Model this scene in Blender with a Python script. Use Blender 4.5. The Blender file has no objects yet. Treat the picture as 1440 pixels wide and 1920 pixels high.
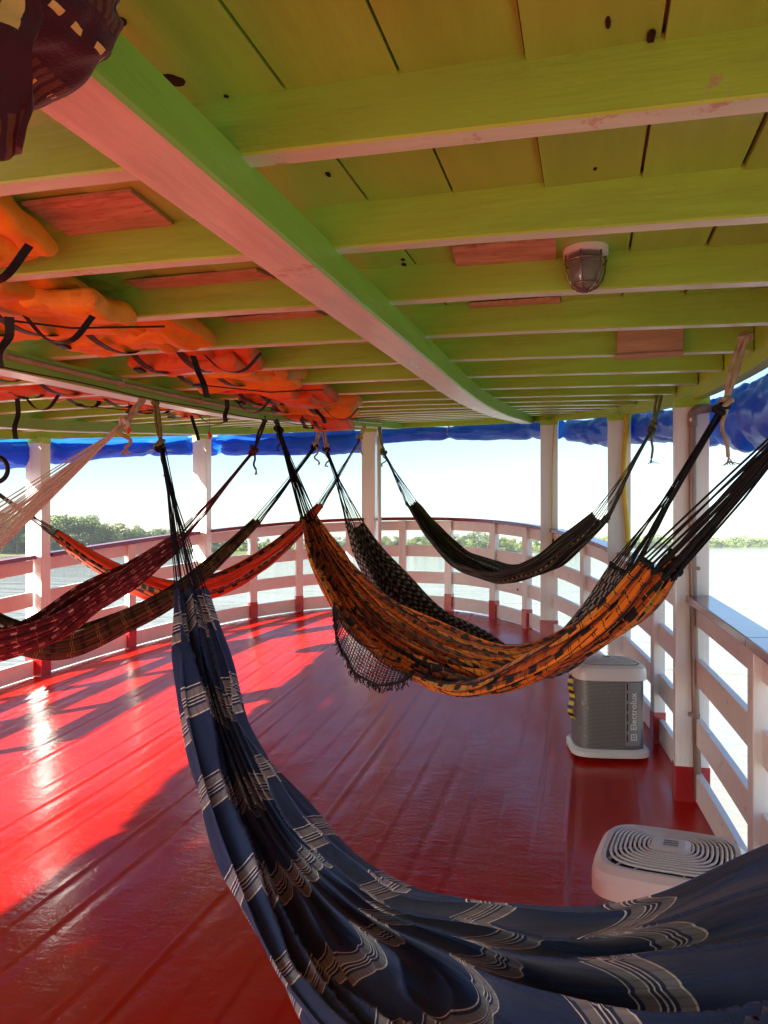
import bpy, bmesh, math, random
import numpy as np
from mathutils import Vector, Matrix
random.seed(7); RNG = np.random.default_rng(7)
sc = bpy.context.scene
R = math.radians
# ------------------------------------------------------------------ camera
TH = R(15.0); CT, ST = math.cos(TH), math.sin(TH)
ZC = 1.5                     # eye height above the lowest part of the deck
F = 1443.0; CX, CY = 720.0, 1021.0
cd = bpy.data.cameras.new('camera'); cam = bpy.data.objects.new('camera', cd)
sc.collection.objects.link(cam); sc.camera = cam
cam.location = (0, 0, ZC); cam.rotation_euler = (R(90), 0, TH)
cd.sensor_fit = 'VERTICAL'; cd.sensor_height = 36.0; cd.lens = F / 1920 * 36.0
cd.shift_y = (CY - 960) / 1920.0
cd.clip_start = 0.05; cd.clip_end = 20000
sc.render.resolution_x = 768; sc.render.resolution_y = 1024
# ------------------------------------------------------------------ sky and sun
SUN_AZ = R(225.0); SUN_EL = R(22.0)
w = bpy.data.worlds.new('World'); sc.world = w; w.use_nodes = True
nt = w.node_tree; nt.nodes.clear()
sky = nt.nodes.new('ShaderNodeTexSky'); sky.sky_type = 'NISHITA'; sky.sun_disc = False
sky.sun_elevation = SUN_EL; sky.sun_rotation = SUN_AZ
sky.air_density = 1.0; sky.dust_density = 0.6; sky.ozone_density = 3.0; sky.altitude = 0
bg = nt.nodes.new('ShaderNodeBackground'); bg.inputs['Strength'].default_value = 0.05
wo = nt.nodes.new('ShaderNodeOutputWorld')
nt.links.new(sky.outputs[0], bg.inputs[0]); nt.links.new(bg.outputs[0], wo.inputs[0])
sd = bpy.data.lights.new('sun', 'SUN'); sd.energy = 4.6; sd.angle = R(0.6); sd.color = (1.0, 0.93, 0.82)
sun = bpy.data.objects.new('sun', sd); sc.collection.objects.link(sun)
sdir = Vector((math.sin(SUN_AZ) * math.cos(SUN_EL), math.cos(SUN_AZ) * math.cos(SUN_EL), math.sin(SUN_EL)))
sun.rotation_euler = (-sdir).to_track_quat('-Z', 'Y').to_euler(); sun.location = sdir * 50
vs = sc.view_settings
vs.view_transform = 'Standard'; vs.look = 'None'; vs.gamma = 1; vs.use_curve_mapping = False
vs.exposure = 2.5
sc.cycles.max_bounces = 10; sc.cycles.diffuse_bounces = 6; sc.cycles.glossy_bounces = 4
sc.cycles.transparent_max_bounces = 12; sc.cycles.caustics_reflective = False; sc.cycles.caustics_refractive = False
sc.cycles.sample_clamp_indirect = 6.0

# ------------------------------------------------------------------ mesh helpers
class MB:
    def __init__(s): s.v = []; s.f = []; s.uv = []; s.mi = []; s.n = 0
    def add(s, verts, faces, uvs=None, mi=0):
        k = s.n; verts = np.asarray(verts, float).reshape(-1, 3)
        s.v.append(verts); s.n += len(verts)
        for f in faces: s.f.append(tuple(int(i) + k for i in f)); s.mi.append(mi)
        s.uv.append(np.zeros((len(verts), 2)) if uvs is None else np.asarray(uvs, float))
        return s
    def box(s, c, size, ax=None, mi=0):
        x, y, z = [q / 2 for q in size]
        p = np.array([(-x,-y,-z),(x,-y,-z),(x,y,-z),(-x,y,-z),(-x,-y,z),(x,-y,z),(x,y,z),(-x,y,z)])
        if ax is not None: p = p @ np.array(ax, float)
        return s.add(p + np.array(c, float), [(0,3,2,1),(4,5,6,7),(0,1,5,4),(1,2,6,5),(2,3,7,6),(3,0,4,7)], mi=mi)
    def grid(s, P, UV=None, closed_u=False, closed_v=False, mi=0):
        P = np.asarray(P, float); n, m = P.shape[:2]
        i = np.arange(n if closed_u else n - 1); j = np.arange(m if closed_v else m - 1)
        I, J = np.meshgrid(i, j, indexing='ij'); I2 = (I + 1) % n; J2 = (J + 1) % m
        F_ = np.stack([I*m+J, I2*m+J, I2*m+J2, I*m+J2], -1).reshape(-1, 4)
        return s.add(P.reshape(-1, 3), F_, None if UV is None else np.asarray(UV).reshape(-1, 2), mi)
    def tube(s, path, r, n=6, cap=True, closed=False, mi=0):
        p = np.asarray(path, float); k = len(p)
        r = np.full(k, r) if np.isscalar(r) else np.asarray(r, float)
        t = np.gradient(p, axis=0)
        if closed: t = np.roll(p, -1, 0) - np.roll(p, 1, 0)
        t /= np.linalg.norm(t, axis=1)[:, None] + 1e-12
        a = np.array([0, 0, 1.0]) if abs(t[0][2]) < .9 else np.array([1.0, 0, 0])
        u = np.cross(t[0], a); u /= np.linalg.norm(u); rings = []
        ang = np.linspace(0, 2*np.pi, n, endpoint=False); L = 0; UV = []
        for i in range(k):
            u = u - t[i] * u.dot(t[i]); u /= np.linalg.norm(u) + 1e-12
            b = np.cross(t[i], u)
            rings.append(p[i] + r[i] * (np.cos(ang)[:, None]*u + np.sin(ang)[:, None]*b))
            if i: L += np.linalg.norm(p[i]-p[i-1])
            UV.append(np.stack([np.full(n, L), ang/6.283], 1))
        s.grid(rings, UV, closed_u=closed, closed_v=True, mi=mi)
        if cap and not closed:
            b0 = s.n - k*n
            s.f.append(tuple(b0 + i for i in range(n))); s.mi.append(mi)
            s.f.append(tuple(s.n - 1 - i for i in range(n))); s.mi.append(mi)
        return s
    def sweep(s, path, up, prof, mi=0, closed=False, caps=True):
        # path pts (k,3), side vectors (k,3); prof list of (side, z)
        path = np.asarray(path); up = np.asarray(up)
        P = np.array([[path[i] + up[i]*a + np.array([0,0,b]) for a, b in prof] for i in range(len(path))])
        n, m = P.shape[:2]; s.grid(P, closed_u=closed, closed_v=True, mi=mi)
        if caps and not closed:
            b0 = s.n - n*m
            s.f.append(tuple(b0 + i for i in range(m))); s.mi.append(mi)
            s.f.append(tuple(s.n - 1 - i for i in range(m))); s.mi.append(mi)
        return s
    def blob(s, c, rad, seed=0, amp=.15, n=10, mi=0):
        th = np.linspace(0, np.pi, n); ph = np.linspace(0, 2*np.pi, n*2, endpoint=False)
        T, Ph = np.meshgrid(th, ph, indexing='ij')
        rr = 1 + amp*np.sin(3*T + seed)*np.sin(4*Ph + seed*1.7) + amp*.6*np.cos(5*Ph - 3*T + seed)*np.sin(T)
        P = np.stack([np.sin(T)*np.cos(Ph), np.sin(T)*np.sin(Ph), np.cos(T)], -1)*rr[..., None]*np.array(rad) + np.array(c)
        return s.grid(P, closed_v=True, mi=mi)
    def mesh(s, name, smooth=False):
        me = bpy.data.meshes.new(name)
        V = np.concatenate(s.v); me.from_pydata(V.tolist(), [], s.f)
        UV = np.concatenate(s.uv); lay = me.uv_layers.new(name='UVMap')
        li = np.empty(len(me.loops), dtype=np.int32); me.loops.foreach_get('vertex_index', li)
        lay.data.foreach_set('uv', UV[li].astype(np.float32).ravel())
        if any(s.mi): me.polygons.foreach_set('material_index', np.array(s.mi, dtype=np.int32))
        if smooth: me.polygons.foreach_set('use_smooth', np.ones(len(me.polygons), dtype=bool))
        me.update(); return me

def link(o, parent=None):
    sc.collection.objects.link(o)
    if parent is not None:
        o.parent = parent
        q = parent; off = Vector((0, 0, 0))
        while q is not None: off += q.location; q = q.parent
        o.matrix_parent_inverse = Matrix.Translation(-off) if not parent.get('_loc') else Matrix.Identity(4)
    return o
def obj(name, mb, mat, parent=None, smooth=False, bevel=0, recalc=True, local=False):
    me = mb.mesh(name, smooth) if isinstance(mb, MB) else mb
    if recalc and isinstance(mb, MB):
        bm = bmesh.new(); bm.from_mesh(me); bmesh.ops.recalc_face_normals(bm, faces=bm.faces); bm.to_mesh(me); bm.free()
    for m in (mat if isinstance(mat, (list, tuple)) else [mat]): me.materials.append(m)
    o = bpy.data.objects.new(name, me); sc.collection.objects.link(o)
    if parent is not None:
        o.parent = parent
        if not local:
            off = Vector((0, 0, 0)); q = parent
            while q is not None: off += q.location; q = q.parent
            o.location = -off
    if bevel:
        b = o.modifiers.new('bevel', 'BEVEL'); b.width = bevel; b.segments = 2; b.limit_method = 'ANGLE'
    return o
def tag(o, label=None, cat=None, group=None, kind=None):
    if label: o['label'] = label
    if cat: o['category'] = cat
    if group: o['group'] = group
    if kind: o['kind'] = kind
    return o
def thing(name, label, cat, loc=(0,0,0), group=None):
    o = bpy.data.objects.new(name, None); o.empty_display_size = .1
    sc.collection.objects.link(o); o.location = loc
    return tag(o, label, cat, group)

# ------------------------------------------------------------------ material helpers
def N(t, kind, **kw):
    n = t.nodes.new(kind)
    for k, v in kw.items():
        if k.startswith('i_'):
            key = k[2:]; n.inputs[int(key) if key.isdigit() else key.replace('_', ' ')].default_value = v
        else: setattr(n, k, v)
    return n
def ramp(t, stops, interp='LINEAR'):
    r = t.nodes.new('ShaderNodeValToRGB'); r.color_ramp.interpolation = interp
    e = r.color_ramp.elements
    while len(e) > 1: e.remove(e[-1])
    e[0].position = stops[0][0]; e[0].color = stops[0][1] if len(stops[0][1]) == 4 else (*stops[0][1], 1)
    for p, c in stops[1:]:
        q = e.new(p); q.color = c if len(c) == 4 else (*c, 1)
    return r
def newmat(name):
    m = bpy.data.materials.new(name); m.use_nodes = True; t = m.node_tree
    return m, t, t.nodes['Principled BSDF']
def col4(c): return (*c, 1)
def simple(name, c, rough=.5, spec=.5, var=.15, scale=6, bump=0, bscale=40, metal=0, coat=0, obj_var=0, stretch=None, dirt=None, dirt_scale=3, dirt_lo=.55, dirt_hi=.7, rvar=0, sss=0):
    m, t, b = newmat(name); L = t.links.new
    tc = N(t, 'ShaderNodeTexCoord'); src = tc.outputs['Object']
    if stretch:
        mp = N(t, 'ShaderNodeMapping'); mp.inputs['Scale'].default_value = stretch; L(src, mp.inputs[0]); src = mp.outputs[0]
    nz = N(t, 'ShaderNodeTexNoise', i_Scale=scale, i_Detail=6.0, i_Roughness=.6); L(src, nz.inputs['Vector'])
    lo = tuple(max(0, x*(1-var)) for x in c); hi = tuple(min(1, x*(1+var)) for x in c)
    r = ramp(t, [(.3, lo), (.7, hi)]); L(nz.outputs[0], r.inputs[0]); out = r.outputs[0]
    if obj_var:
        oi = N(t, 'ShaderNodeObjectInfo'); mr = N(t, 'ShaderNodeMapRange'); mr.inputs[3].default_value = 1-obj_var; mr.inputs[4].default_value = 1+obj_var
        L(oi.outputs['Random'], mr.inputs[0])
        mx = N(t, 'ShaderNodeVectorMath', operation='SCALE'); L(out, mx.inputs[0]); L(mr.outputs[0], mx.inputs['Scale']); out = mx.outputs[0]
    if dirt:
        n2 = N(t, 'ShaderNodeTexNoise', i_Scale=dirt_scale, i_Detail=8.0, i_Roughness=.7); L(src, n2.inputs['Vector'])
        r2 = ramp(t, [(dirt_lo, (0,0,0)), (dirt_hi, (1,1,1))]); L(n2.outputs[0], r2.inputs[0])
        mx = N(t, 'ShaderNodeMix', data_type='RGBA'); L(r2.outputs[0], mx.inputs[0]); L(out, mx.inputs[6]); mx.inputs[7].default_value = col4(dirt); out = mx.outputs[2]
    L(out, b.inputs['Base Color'])
    b.inputs['Roughness'].default_value = rough; b.inputs['Specular IOR Level'].default_value = spec
    b.inputs['Metallic'].default_value = metal; b.inputs['Coat Weight'].default_value = coat; b.inputs['Coat Roughness'].default_value = .1
    if rvar:
        mr = N(t, 'ShaderNodeMapRange'); mr.inputs[3].default_value = rough-rvar; mr.inputs[4].default_value = rough+rvar; L(nz.outputs[0], mr.inputs[0]); L(mr.outputs[0], b.inputs['Roughness'])
    if bump:
        n3 = N(t, 'ShaderNodeTexNoise', i_Scale=bscale, i_Detail=5.0); L(src, n3.inputs['Vector'])
        bp = N(t, 'ShaderNodeBump'); bp.inputs['Strength'].default_value = 1; bp.inputs['Distance'].default_value = bump
        L(n3.outputs[0], bp.inputs['Height']); L(bp.outputs[0], b.inputs['Normal'])
    return m

# paint on timber: lengthwise grain (axis 0 = along X, 1 = along Y), peeling and dark scuffs
def paint(name, c, axis=0, rough=.4, worn=(.42,.33,.2), worn_lo=.66, bump=.0012, var=.16, obj_var=.06, tint=None):
    m, t, b = newmat(name); L = t.links.new
    tc = N(t, 'ShaderNodeTexCoord'); oi = N(t, 'ShaderNodeObjectInfo')
    ad = N(t, 'ShaderNodeVectorMath', operation='ADD'); L(tc.outputs['Object'], ad.inputs[0])
    sm = N(t, 'ShaderNodeVectorMath', operation='SCALE'); sm.inputs[0].default_value = (7.3, 5.1, 3.7); L(oi.outputs['Random'], sm.inputs['Scale']); L(sm.outputs[0], ad.inputs[1])
    mp = N(t, 'ShaderNodeMapping'); mp.inputs['Scale'].default_value = [(.9,9,9),(9,.9,9),(9,9,.9)][axis]; L(ad.outputs[0], mp.inputs[0])
    n1 = N(t, 'ShaderNodeTexNoise', i_Scale=2.2, i_Detail=7.0, i_Roughness=.62); L(mp.outputs[0], n1.inputs['Vector'])
    r1 = ramp(t, [(.28, tuple(x*(1-var) for x in c)), (.5, c), (.74, tuple(min(1, x*(1+var)) for x in c))]); L(n1.outputs[0], r1.inputs[0])
    out = r1.outputs[0]
    if tint:
        n4 = N(t, 'ShaderNodeTexNoise', i_Scale=1.7, i_Detail=3.0); L(ad.outputs[0], n4.inputs['Vector'])
        r4 = ramp(t, [(.45, (0,0,0)), (.68, (1,1,1))]); L(n4.outputs[0], r4.inputs[0])
        m4 = N(t, 'ShaderNodeMix', data_type='RGBA'); L(r4.outputs[0], m4.inputs[0]); L(out, m4.inputs[6]); m4.inputs[7].default_value = col4(tint); out = m4.outputs[2]
    mr = N(t, 'ShaderNodeMapRange'); mr.inputs[3].default_value = 1-obj_var; mr.inputs[4].default_value = 1+obj_var; L(oi.outputs['Random'], mr.inputs[0])
    sx = N(t, 'ShaderNodeVectorMath', operation='SCALE'); L(out, sx.inputs[0]); L(mr.outputs[0], sx.inputs['Scale']); out = sx.outputs[0]
    n2 = N(t, 'ShaderNodeTexNoise', i_Scale=3.1, i_Detail=9.0, i_Roughness=.75); L(ad.outputs[0], n2.inputs['Vector'])
    r2 = ramp(t, [(worn_lo, (0,0,0)), (worn_lo+.03, (1,1,1))]); L(n2.outputs[0], r2.inputs[0])
    mx = N(t, 'ShaderNodeMix', data_type='RGBA'); L(r2.outputs[0], mx.inputs[0]); L(out, mx.inputs[6]); mx.inputs[7].default_value = col4(worn)
    vo = N(t, 'ShaderNodeTexVoronoi', i_Scale=2.6); L(ad.outputs[0], vo.inputs['Vector'])
    rv = ramp(t, [(.0, (1,1,1)), (.035, (1,1,1)), (.05, (0,0,0))]); L(vo.outputs['Distance'], rv.inputs[0])
    m5 = N(t, 'ShaderNodeMix', data_type='RGBA'); L(rv.outputs[0], m5.inputs[0]); L(mx.outputs[2], m5.inputs[6]); m5.inputs[7].default_value = (worn[0]*.25, worn[1]*.2, worn[2]*.2, 1)
    L(m5.outputs[2], b.inputs['Base Color'])
    rr = N(t, 'ShaderNodeMapRange'); rr.inputs[3].default_value = max(.05, rough-.12); rr.inputs[4].default_value = rough+.15; L(n1.outputs[0], rr.inputs[0]); L(rr.outputs[0], b.inputs['Roughness'])
    n3 = N(t, 'ShaderNodeTexNoise', i_Scale=9.0, i_Detail=4.0); L(mp.outputs[0], n3.inputs['Vector'])
    bp = N(t, 'ShaderNodeBump'); bp.inputs['Distance'].default_value = bump; L(n3.outputs[0], bp.inputs['Height']); L(bp.outputs[0], b.inputs['Normal'])
    return m

M = {}
M['beam'] = paint('lime_paint_beam', (.33,.58,.07), 0, .28, tint=(.29,.50,.055), worn_lo=.64)
M['girder'] = paint('green_paint_girder', (.24,.48,.06), 1, .4, worn=(.5,.36,.22), worn_lo=.67)
M['plank'] = paint('olive_paint_plank', (.28,.53,.06), 1, .32, worn=(.40,.27,.10), worn_lo=.72, tint=(.35,.49,.07), obj_var=.12)
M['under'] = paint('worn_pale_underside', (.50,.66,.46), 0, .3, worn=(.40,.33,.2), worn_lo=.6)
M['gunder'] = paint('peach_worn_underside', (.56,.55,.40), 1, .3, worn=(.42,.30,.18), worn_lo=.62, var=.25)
M['edge'] = paint('lime_paint_edge', (.40,.64,.05), 1, .4)
M['white'] = paint('white_gloss_paint', (.84,.82,.80), 2, .28, worn=(.45,.38,.32), worn_lo=.74, var=.06, bump=.0008, obj_var=.03)
M['whiteh'] = paint('white_board_paint', (.84,.79,.77), 0, .3, worn=(.45,.38,.32), worn_lo=.76, var=.06, bump=.0008, obj_var=.04)
M['redbase'] = simple('red_gloss_paint', (.42,.006,.008), .16, .5, .2, 5, .001, 30, coat=.4)
M['cap'] = simple('maroon_gloss_paint', (.26,.022,.03), .18, .5, .2, 5, .0008, 30, coat=.4)
M['ply'] = simple('bare_plywood', (.50,.29,.18), .6, .3, .28, 3, .001, 30, stretch=(1,5,1), dirt=(.36,.17,.09), dirt_scale=14, dirt_lo=.5, dirt_hi=.62)
M['bare'] = simple('bare_timber', (.42,.25,.15), .65, .3, .25, 4, .0015, 30, stretch=(1,8,8))
M['tarp'] = simple('blue_tarpaulin', (.025,.17,.62), .26, .5, .3, 5, .008, 9)
def _trans(m, c, f):
    t = m.node_tree; b = t.nodes['Principled BSDF']; o = t.nodes['Material Output']; tr = t.nodes.new('ShaderNodeBsdfTranslucent'); tr.inputs[0].default_value = (*c, 1)
    mx = t.nodes.new('ShaderNodeMixShader'); mx.inputs[0].default_value = f; t.links.new(b.outputs[0], mx.inputs[1]); t.links.new(tr.outputs[0], mx.inputs[2]); t.links.new(mx.outputs[0], o.inputs[0])
_trans(M['tarp'], (.02,.22,.85), .4)
for _n in M['tarp'].node_tree.nodes:
    if _n.type == 'TEX_NOISE' and abs(_n.inputs['Scale'].default_value - 9) < .1: _n.noise_type = 'RIDGED_MULTIFRACTAL'
M['rope'] = simple('beige_rope', (.42,.34,.22), .8, .2, .3, 40, .002, 150)
M['greenrope'] = simple('green_rope', (.16,.2,.06), .8, .2, .3, 40, .002, 150)
M['blackrope'] = simple('black_rope', (.02,.02,.022), .7, .3, .3, 40, .002, 150)
M['strap'] = simple('black_webbing', (.012,.011,.012), .55, .3, .3, 40, .0006, 200)
M['orange'] = simple('orange_nylon', (.66,.24,.016), .6, .3, .28, 5, .004, 18, obj_var=.22, dirt=(.40,.10,.02), dirt_scale=5)
M['redor'] = simple('red_orange_nylon', (.64,.12,.02), .6, .3, .28, 5, .004, 18, obj_var=.2, dirt=(.36,.05,.02), dirt_scale=5)
M['pipe'] = simple('brown_pvc_pipe', (.26,.17,.13), .35, .5, .15, 9)
M['conduit'] = simple('tan_conduit', (.36,.30,.18), .5, .4, .2, 9)
M['wpipe'] = simple('white_pvc_pipe', (.72,.66,.62), .3, .5, .08, 5)
M['yellow'] = simple('yellow_hose', (.62,.42,.02), .4, .5, .12, 12)
M['acwhite'] = simple('white_plastic', (.74,.73,.69), .38, .5, .05, 4, .0004, 60, dirt=(.5,.45,.38), dirt_scale=9, dirt_lo=.62, dirt_hi=.75)
M['acgrey'] = simple('grey_plastic', (.25,.25,.25), .4, .5, .08, 6)
M['acdark'] = simple('dark_inner', (.02,.02,.02), .6, .3, .1, 6)
M['acprint'] = simple('pale_print', (.72,.72,.70), .5, .4, .03, 6)
M['steel'] = simple('rusted_wire', (.22,.13,.08), .45, .5, .5, 50, metal=.7)
M['redplastic'] = simple('red_plastic', (.75,.05,.015), .35, .5, .1, 6)
M['roof'] = simple('roof_sheet', (.6,.6,.6), .6, .3, .1, 3)
M['hull'] = simple('hull_white', (.75,.74,.72), .4, .4, .06, 1)

# ------------------------------------------------------------------ geometry of the boat
VC, AW, U0, BL, PW = -2.2, 2.85, 1.5, 7.35, 2.4
def D(u):       # deck height (sheer rises to the bow)
    return ZC - 1.366 + .057*(u-4) + .0375*np.log1p(np.exp((u-4.3)/.5))
def HW(u):
    q = np.clip((np.asarray(u, float)-U0)/BL, 0, 1); return AW*(1-q**PW)**(1/PW)
def UEND(v):    # u where the outline reaches offset v
    q = min(1, abs(v-VC)/AW); return U0 + BL*(1-q**PW)**(1/PW)
def BB(u, v):   # underside of the cross beams
    return D(u) + 2.19 - .007*(np.asarray(v)-VC)**2
def cam2w(x, y, z): return np.array([x*CT - z*ST, x*ST + z*CT, y + ZC])
def px2w(px, py, z): return cam2w((px-CX)/F*z, (CY-py)/F*z, z)
def pxz(px, py, Z):    # pixel on the horizontal plane at world height Z
    z = (Z-ZC)*F/(CY-py); return px2w(px, py, z)
def px_ceil(px, py, off=0.0):
    a, b = (px-CX)/F, (CY-py)/F; z = 2.0
    for _ in range(40):
        X, Y = a*z*CT - z*ST, a*z*ST + z*CT
        z = .5*z + .5*(float(BB(Y, X)) + off - ZC)/b
    return px2w(px, py, z)
# outline polyline: right aft -> bow -> left aft
ph = np.linspace(0, np.pi, 1201); cc, ss = np.cos(ph), np.sin(ph)
arc = np.stack([VC + AW*np.sign(cc)*np.abs(cc)**(2/PW), U0 + BL*ss**(2/PW)], 1)
OUT = np.concatenate([[[VC+AW, y] for y in np.linspace(-3, U0-.01, 60)], arc, [[VC-AW, y] for y in np.linspace(U0-.01, -3, 60)]])
OL = np.concatenate([[0], np.cumsum(np.linalg.norm(np.diff(OUT, axis=0), axis=1))]); OT = OL[-1]
def opt(s): return np.array([np.interp(s, OL, OUT[:, 0]), np.interp(s, OL, OUT[:, 1])])
def onrm(s):
    d = opt(min(s+.05, OT)) - opt(max(s-.05, 0)); d /= np.linalg.norm(d); return np.array([d[1], -d[0]])
def s_at_px(px):
    a = (px-CX)/F; x = OUT[:, 0]*CT + OUT[:, 1]*ST; z = OUT[:, 1]*CT - OUT[:, 0]*ST
    e = np.where(z > .8, x/np.maximum(z, .1) - a, 99)
    k = np.where(e[:-1]*e[1:] < 0)[0]; k = [i for i in k if abs(e[i]) < 1 and abs(e[i+1]) < 1]
    k = max(k, key=lambda i: z[i]); f = e[k]/(e[k]-e[k+1]); return OL[k] + f*(OL[k+1]-OL[k])
def fnoise(n, seed, scale, dim=2):     # cheap smooth noise: sum of random plane waves
    r = np.random.default_rng(seed); K = r.normal(size=(n, dim))*scale; Ph = r.uniform(0, 6.28, n)
    def f(*X):
        o = 0
        for k, p in zip(K, Ph): o = o + np.sin(sum(ki*xi for ki, xi in zip(k, X)) + p)
        return o / math.sqrt(n)
    return f

# ---- deck
def build_deck():
    m, t, b = newmat('red_deck_paint'); L = t.links.new
    tc = N(t, 'ShaderNodeTexCoord')
    n1 = N(t, 'ShaderNodeTexNoise', i_Scale=1.3, i_Detail=6.0, i_Roughness=.6); L(tc.outputs['Object'], n1.inputs['Vector'])
    r1 = ramp(t, [(.3, (.42,.009,.005)), (.55, (.50,.012,.006)), (.75, (.57,.018,.008))]); L(n1.outputs[0], r1.inputs[0])
    mpd = N(t, 'ShaderNodeMapping'); mpd.inputs['Scale'].default_value = (5, .8, 1); L(tc.outputs['Object'], mpd.inputs[0])
    nd = N(t, 'ShaderNodeTexNoise', i_Scale=1.6, i_Detail=9.0, i_Roughness=.72); L(mpd.outputs[0], nd.inputs['Vector'])
    rd_ = ramp(t, [(.54, (0,0,0)), (.72, (.55,.55,.55))]); L(nd.outputs[0], rd_.inputs[0])
    mxd = N(t, 'ShaderNodeMix', data_type='RGBA'); L(rd_.outputs[0], mxd.inputs[0]); L(r1.outputs[0], mxd.inputs[6]); mxd.inputs[7].default_value = (.30,.006,.008,1)
    ns = N(t, 'ShaderNodeTexNoise', i_Scale=23.0, i_Detail=6.0, i_Roughness=.8); L(mpd.outputs[0], ns.inputs['Vector']); rs_ = ramp(t, [(.70, (0,0,0)), (.74, (.5,.5,.5))]); L(ns.outputs[0], rs_.inputs[0])
    mxs = N(t, 'ShaderNodeMix', data_type='RGBA'); L(rs_.outputs[0], mxs.inputs[0]); L(mxd.outputs[2], mxs.inputs[6]); mxs.inputs[7].default_value = (.46,.07,.05,1)
    L(mxs.outputs[2], b.inputs['Base Color'])
    n2 = N(t, 'ShaderNodeTexNoise', i_Scale=4.0, i_Detail=6.0, i_Roughness=.65); L(tc.outputs['Object'], n2.inputs['Vector'])
    mr = N(t, 'ShaderNodeMapRange'); mr.inputs[3].default_value = .08; mr.inputs[4].default_value = .36; L(n2.outputs[0], mr.inputs[0]); L(mr.outputs[0], b.inputs['Roughness'])
    mp = N(t, 'ShaderNodeMapping'); mp.inputs['Scale'].default_value = (1, 2.2, 1); L(tc.outputs['Object'], mp.inputs[0])
    n3 = N(t, 'ShaderNodeTexNoise', i_Scale=9.0, i_Detail=5.0, i_Roughness=.55, i_Distortion=.6); L(mp.outputs[0], n3.inputs['Vector'])
    n4 = N(t, 'ShaderNodeTexNoise', i_Scale=55.0, i_Detail=3.0); L(tc.outputs['Object'], n4.inputs['Vector'])
    b1 = N(t, 'ShaderNodeBump'); b1.inputs['Distance'].default_value = .0021; L(n3.outputs[0], b1.inputs['Height'])
    b2 = N(t, 'ShaderNodeBump'); b2.inputs['Distance'].default_value = .0009; L(n4.outputs[0], b2.inputs['Height']); L(b1.outputs[0], b2.inputs['Normal']); L(b2.outputs[0], b.inputs['Normal'])
    b.inputs['Specular IOR Level'].default_value = .5; b.inputs['Coat Weight'].default_value = .1; b.inputs['Coat Roughness'].default_value = .08
    us = np.concatenate([np.linspace(-3, U0, 60), U0 + BL*np.sin(np.linspace(0, np.pi/2, 220))[1:]])
    us[-1] = U0+BL-.002
    q = np.linspace(-1, 1, 520); U = np.repeat(us[:, None], len(q), 1); V = VC + HW(us)[:, None]*q[None, :]
    Z = D(U); rr = np.random.default_rng(3); f1 = fnoise(12, 5, 2.5); f2 = fnoise(14, 9, 9)
    for v0 in np.arange(VC-3, VC+3, .17):      # plank edges and canvas seams telegraphing through the paint
        h = rr.uniform(.001, .0045); ww = rr.uniform(.006, .014); wob = .004*np.sin(U*rr.uniform(.8, 2)+rr.uniform(0, 6))
        mod = .5 + .5*np.clip(f1(U*.6, V*0+v0*3), -1, 1)
        dd = V - v0 - wob
        Z = Z + h*mod*np.exp(-(dd/ww)**2) - .0026*mod*np.exp(-((dd-.03)/.025)**2)
    Z = Z + .0016*f1(U*.9, V*1.4) + .0007*f2(U*.8, V*1.6)
    mb = MB().grid(np.stack([V, U, Z], -1))
    tag(obj('deck', mb, m, None, True, recalc=False), kind='structure')
    o = bpy.data.objects['deck']
    if o.data.polygons[0].normal.z < 0: o.data.flip_normals()
    ss_ = np.linspace(0, OT, 160); pts = np.array([opt(s) for s in ss_]); nr = np.array([onrm(s) for s in ss_])
    P = []
    for off, dz in ((.10, .0), (.13, -.06), (.13, -.25), (.02, -.3), (-.25, -2.6), (-.6, -6.4)):
        q_ = pts + nr*off; P.append(np.stack([q_[:, 0], q_[:, 1], D(pts[:, 1]) - .012 + dz if dz > -1 else np.full(len(pts), ZC-1.5+dz)], 1))
    P0 = np.stack([pts[:, 0], pts[:, 1], D(pts[:, 1])-.012], 1)
    tag(obj('hull', MB().grid([P0]+P), M['hull'], None, True), kind='structure')
build_deck()

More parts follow.
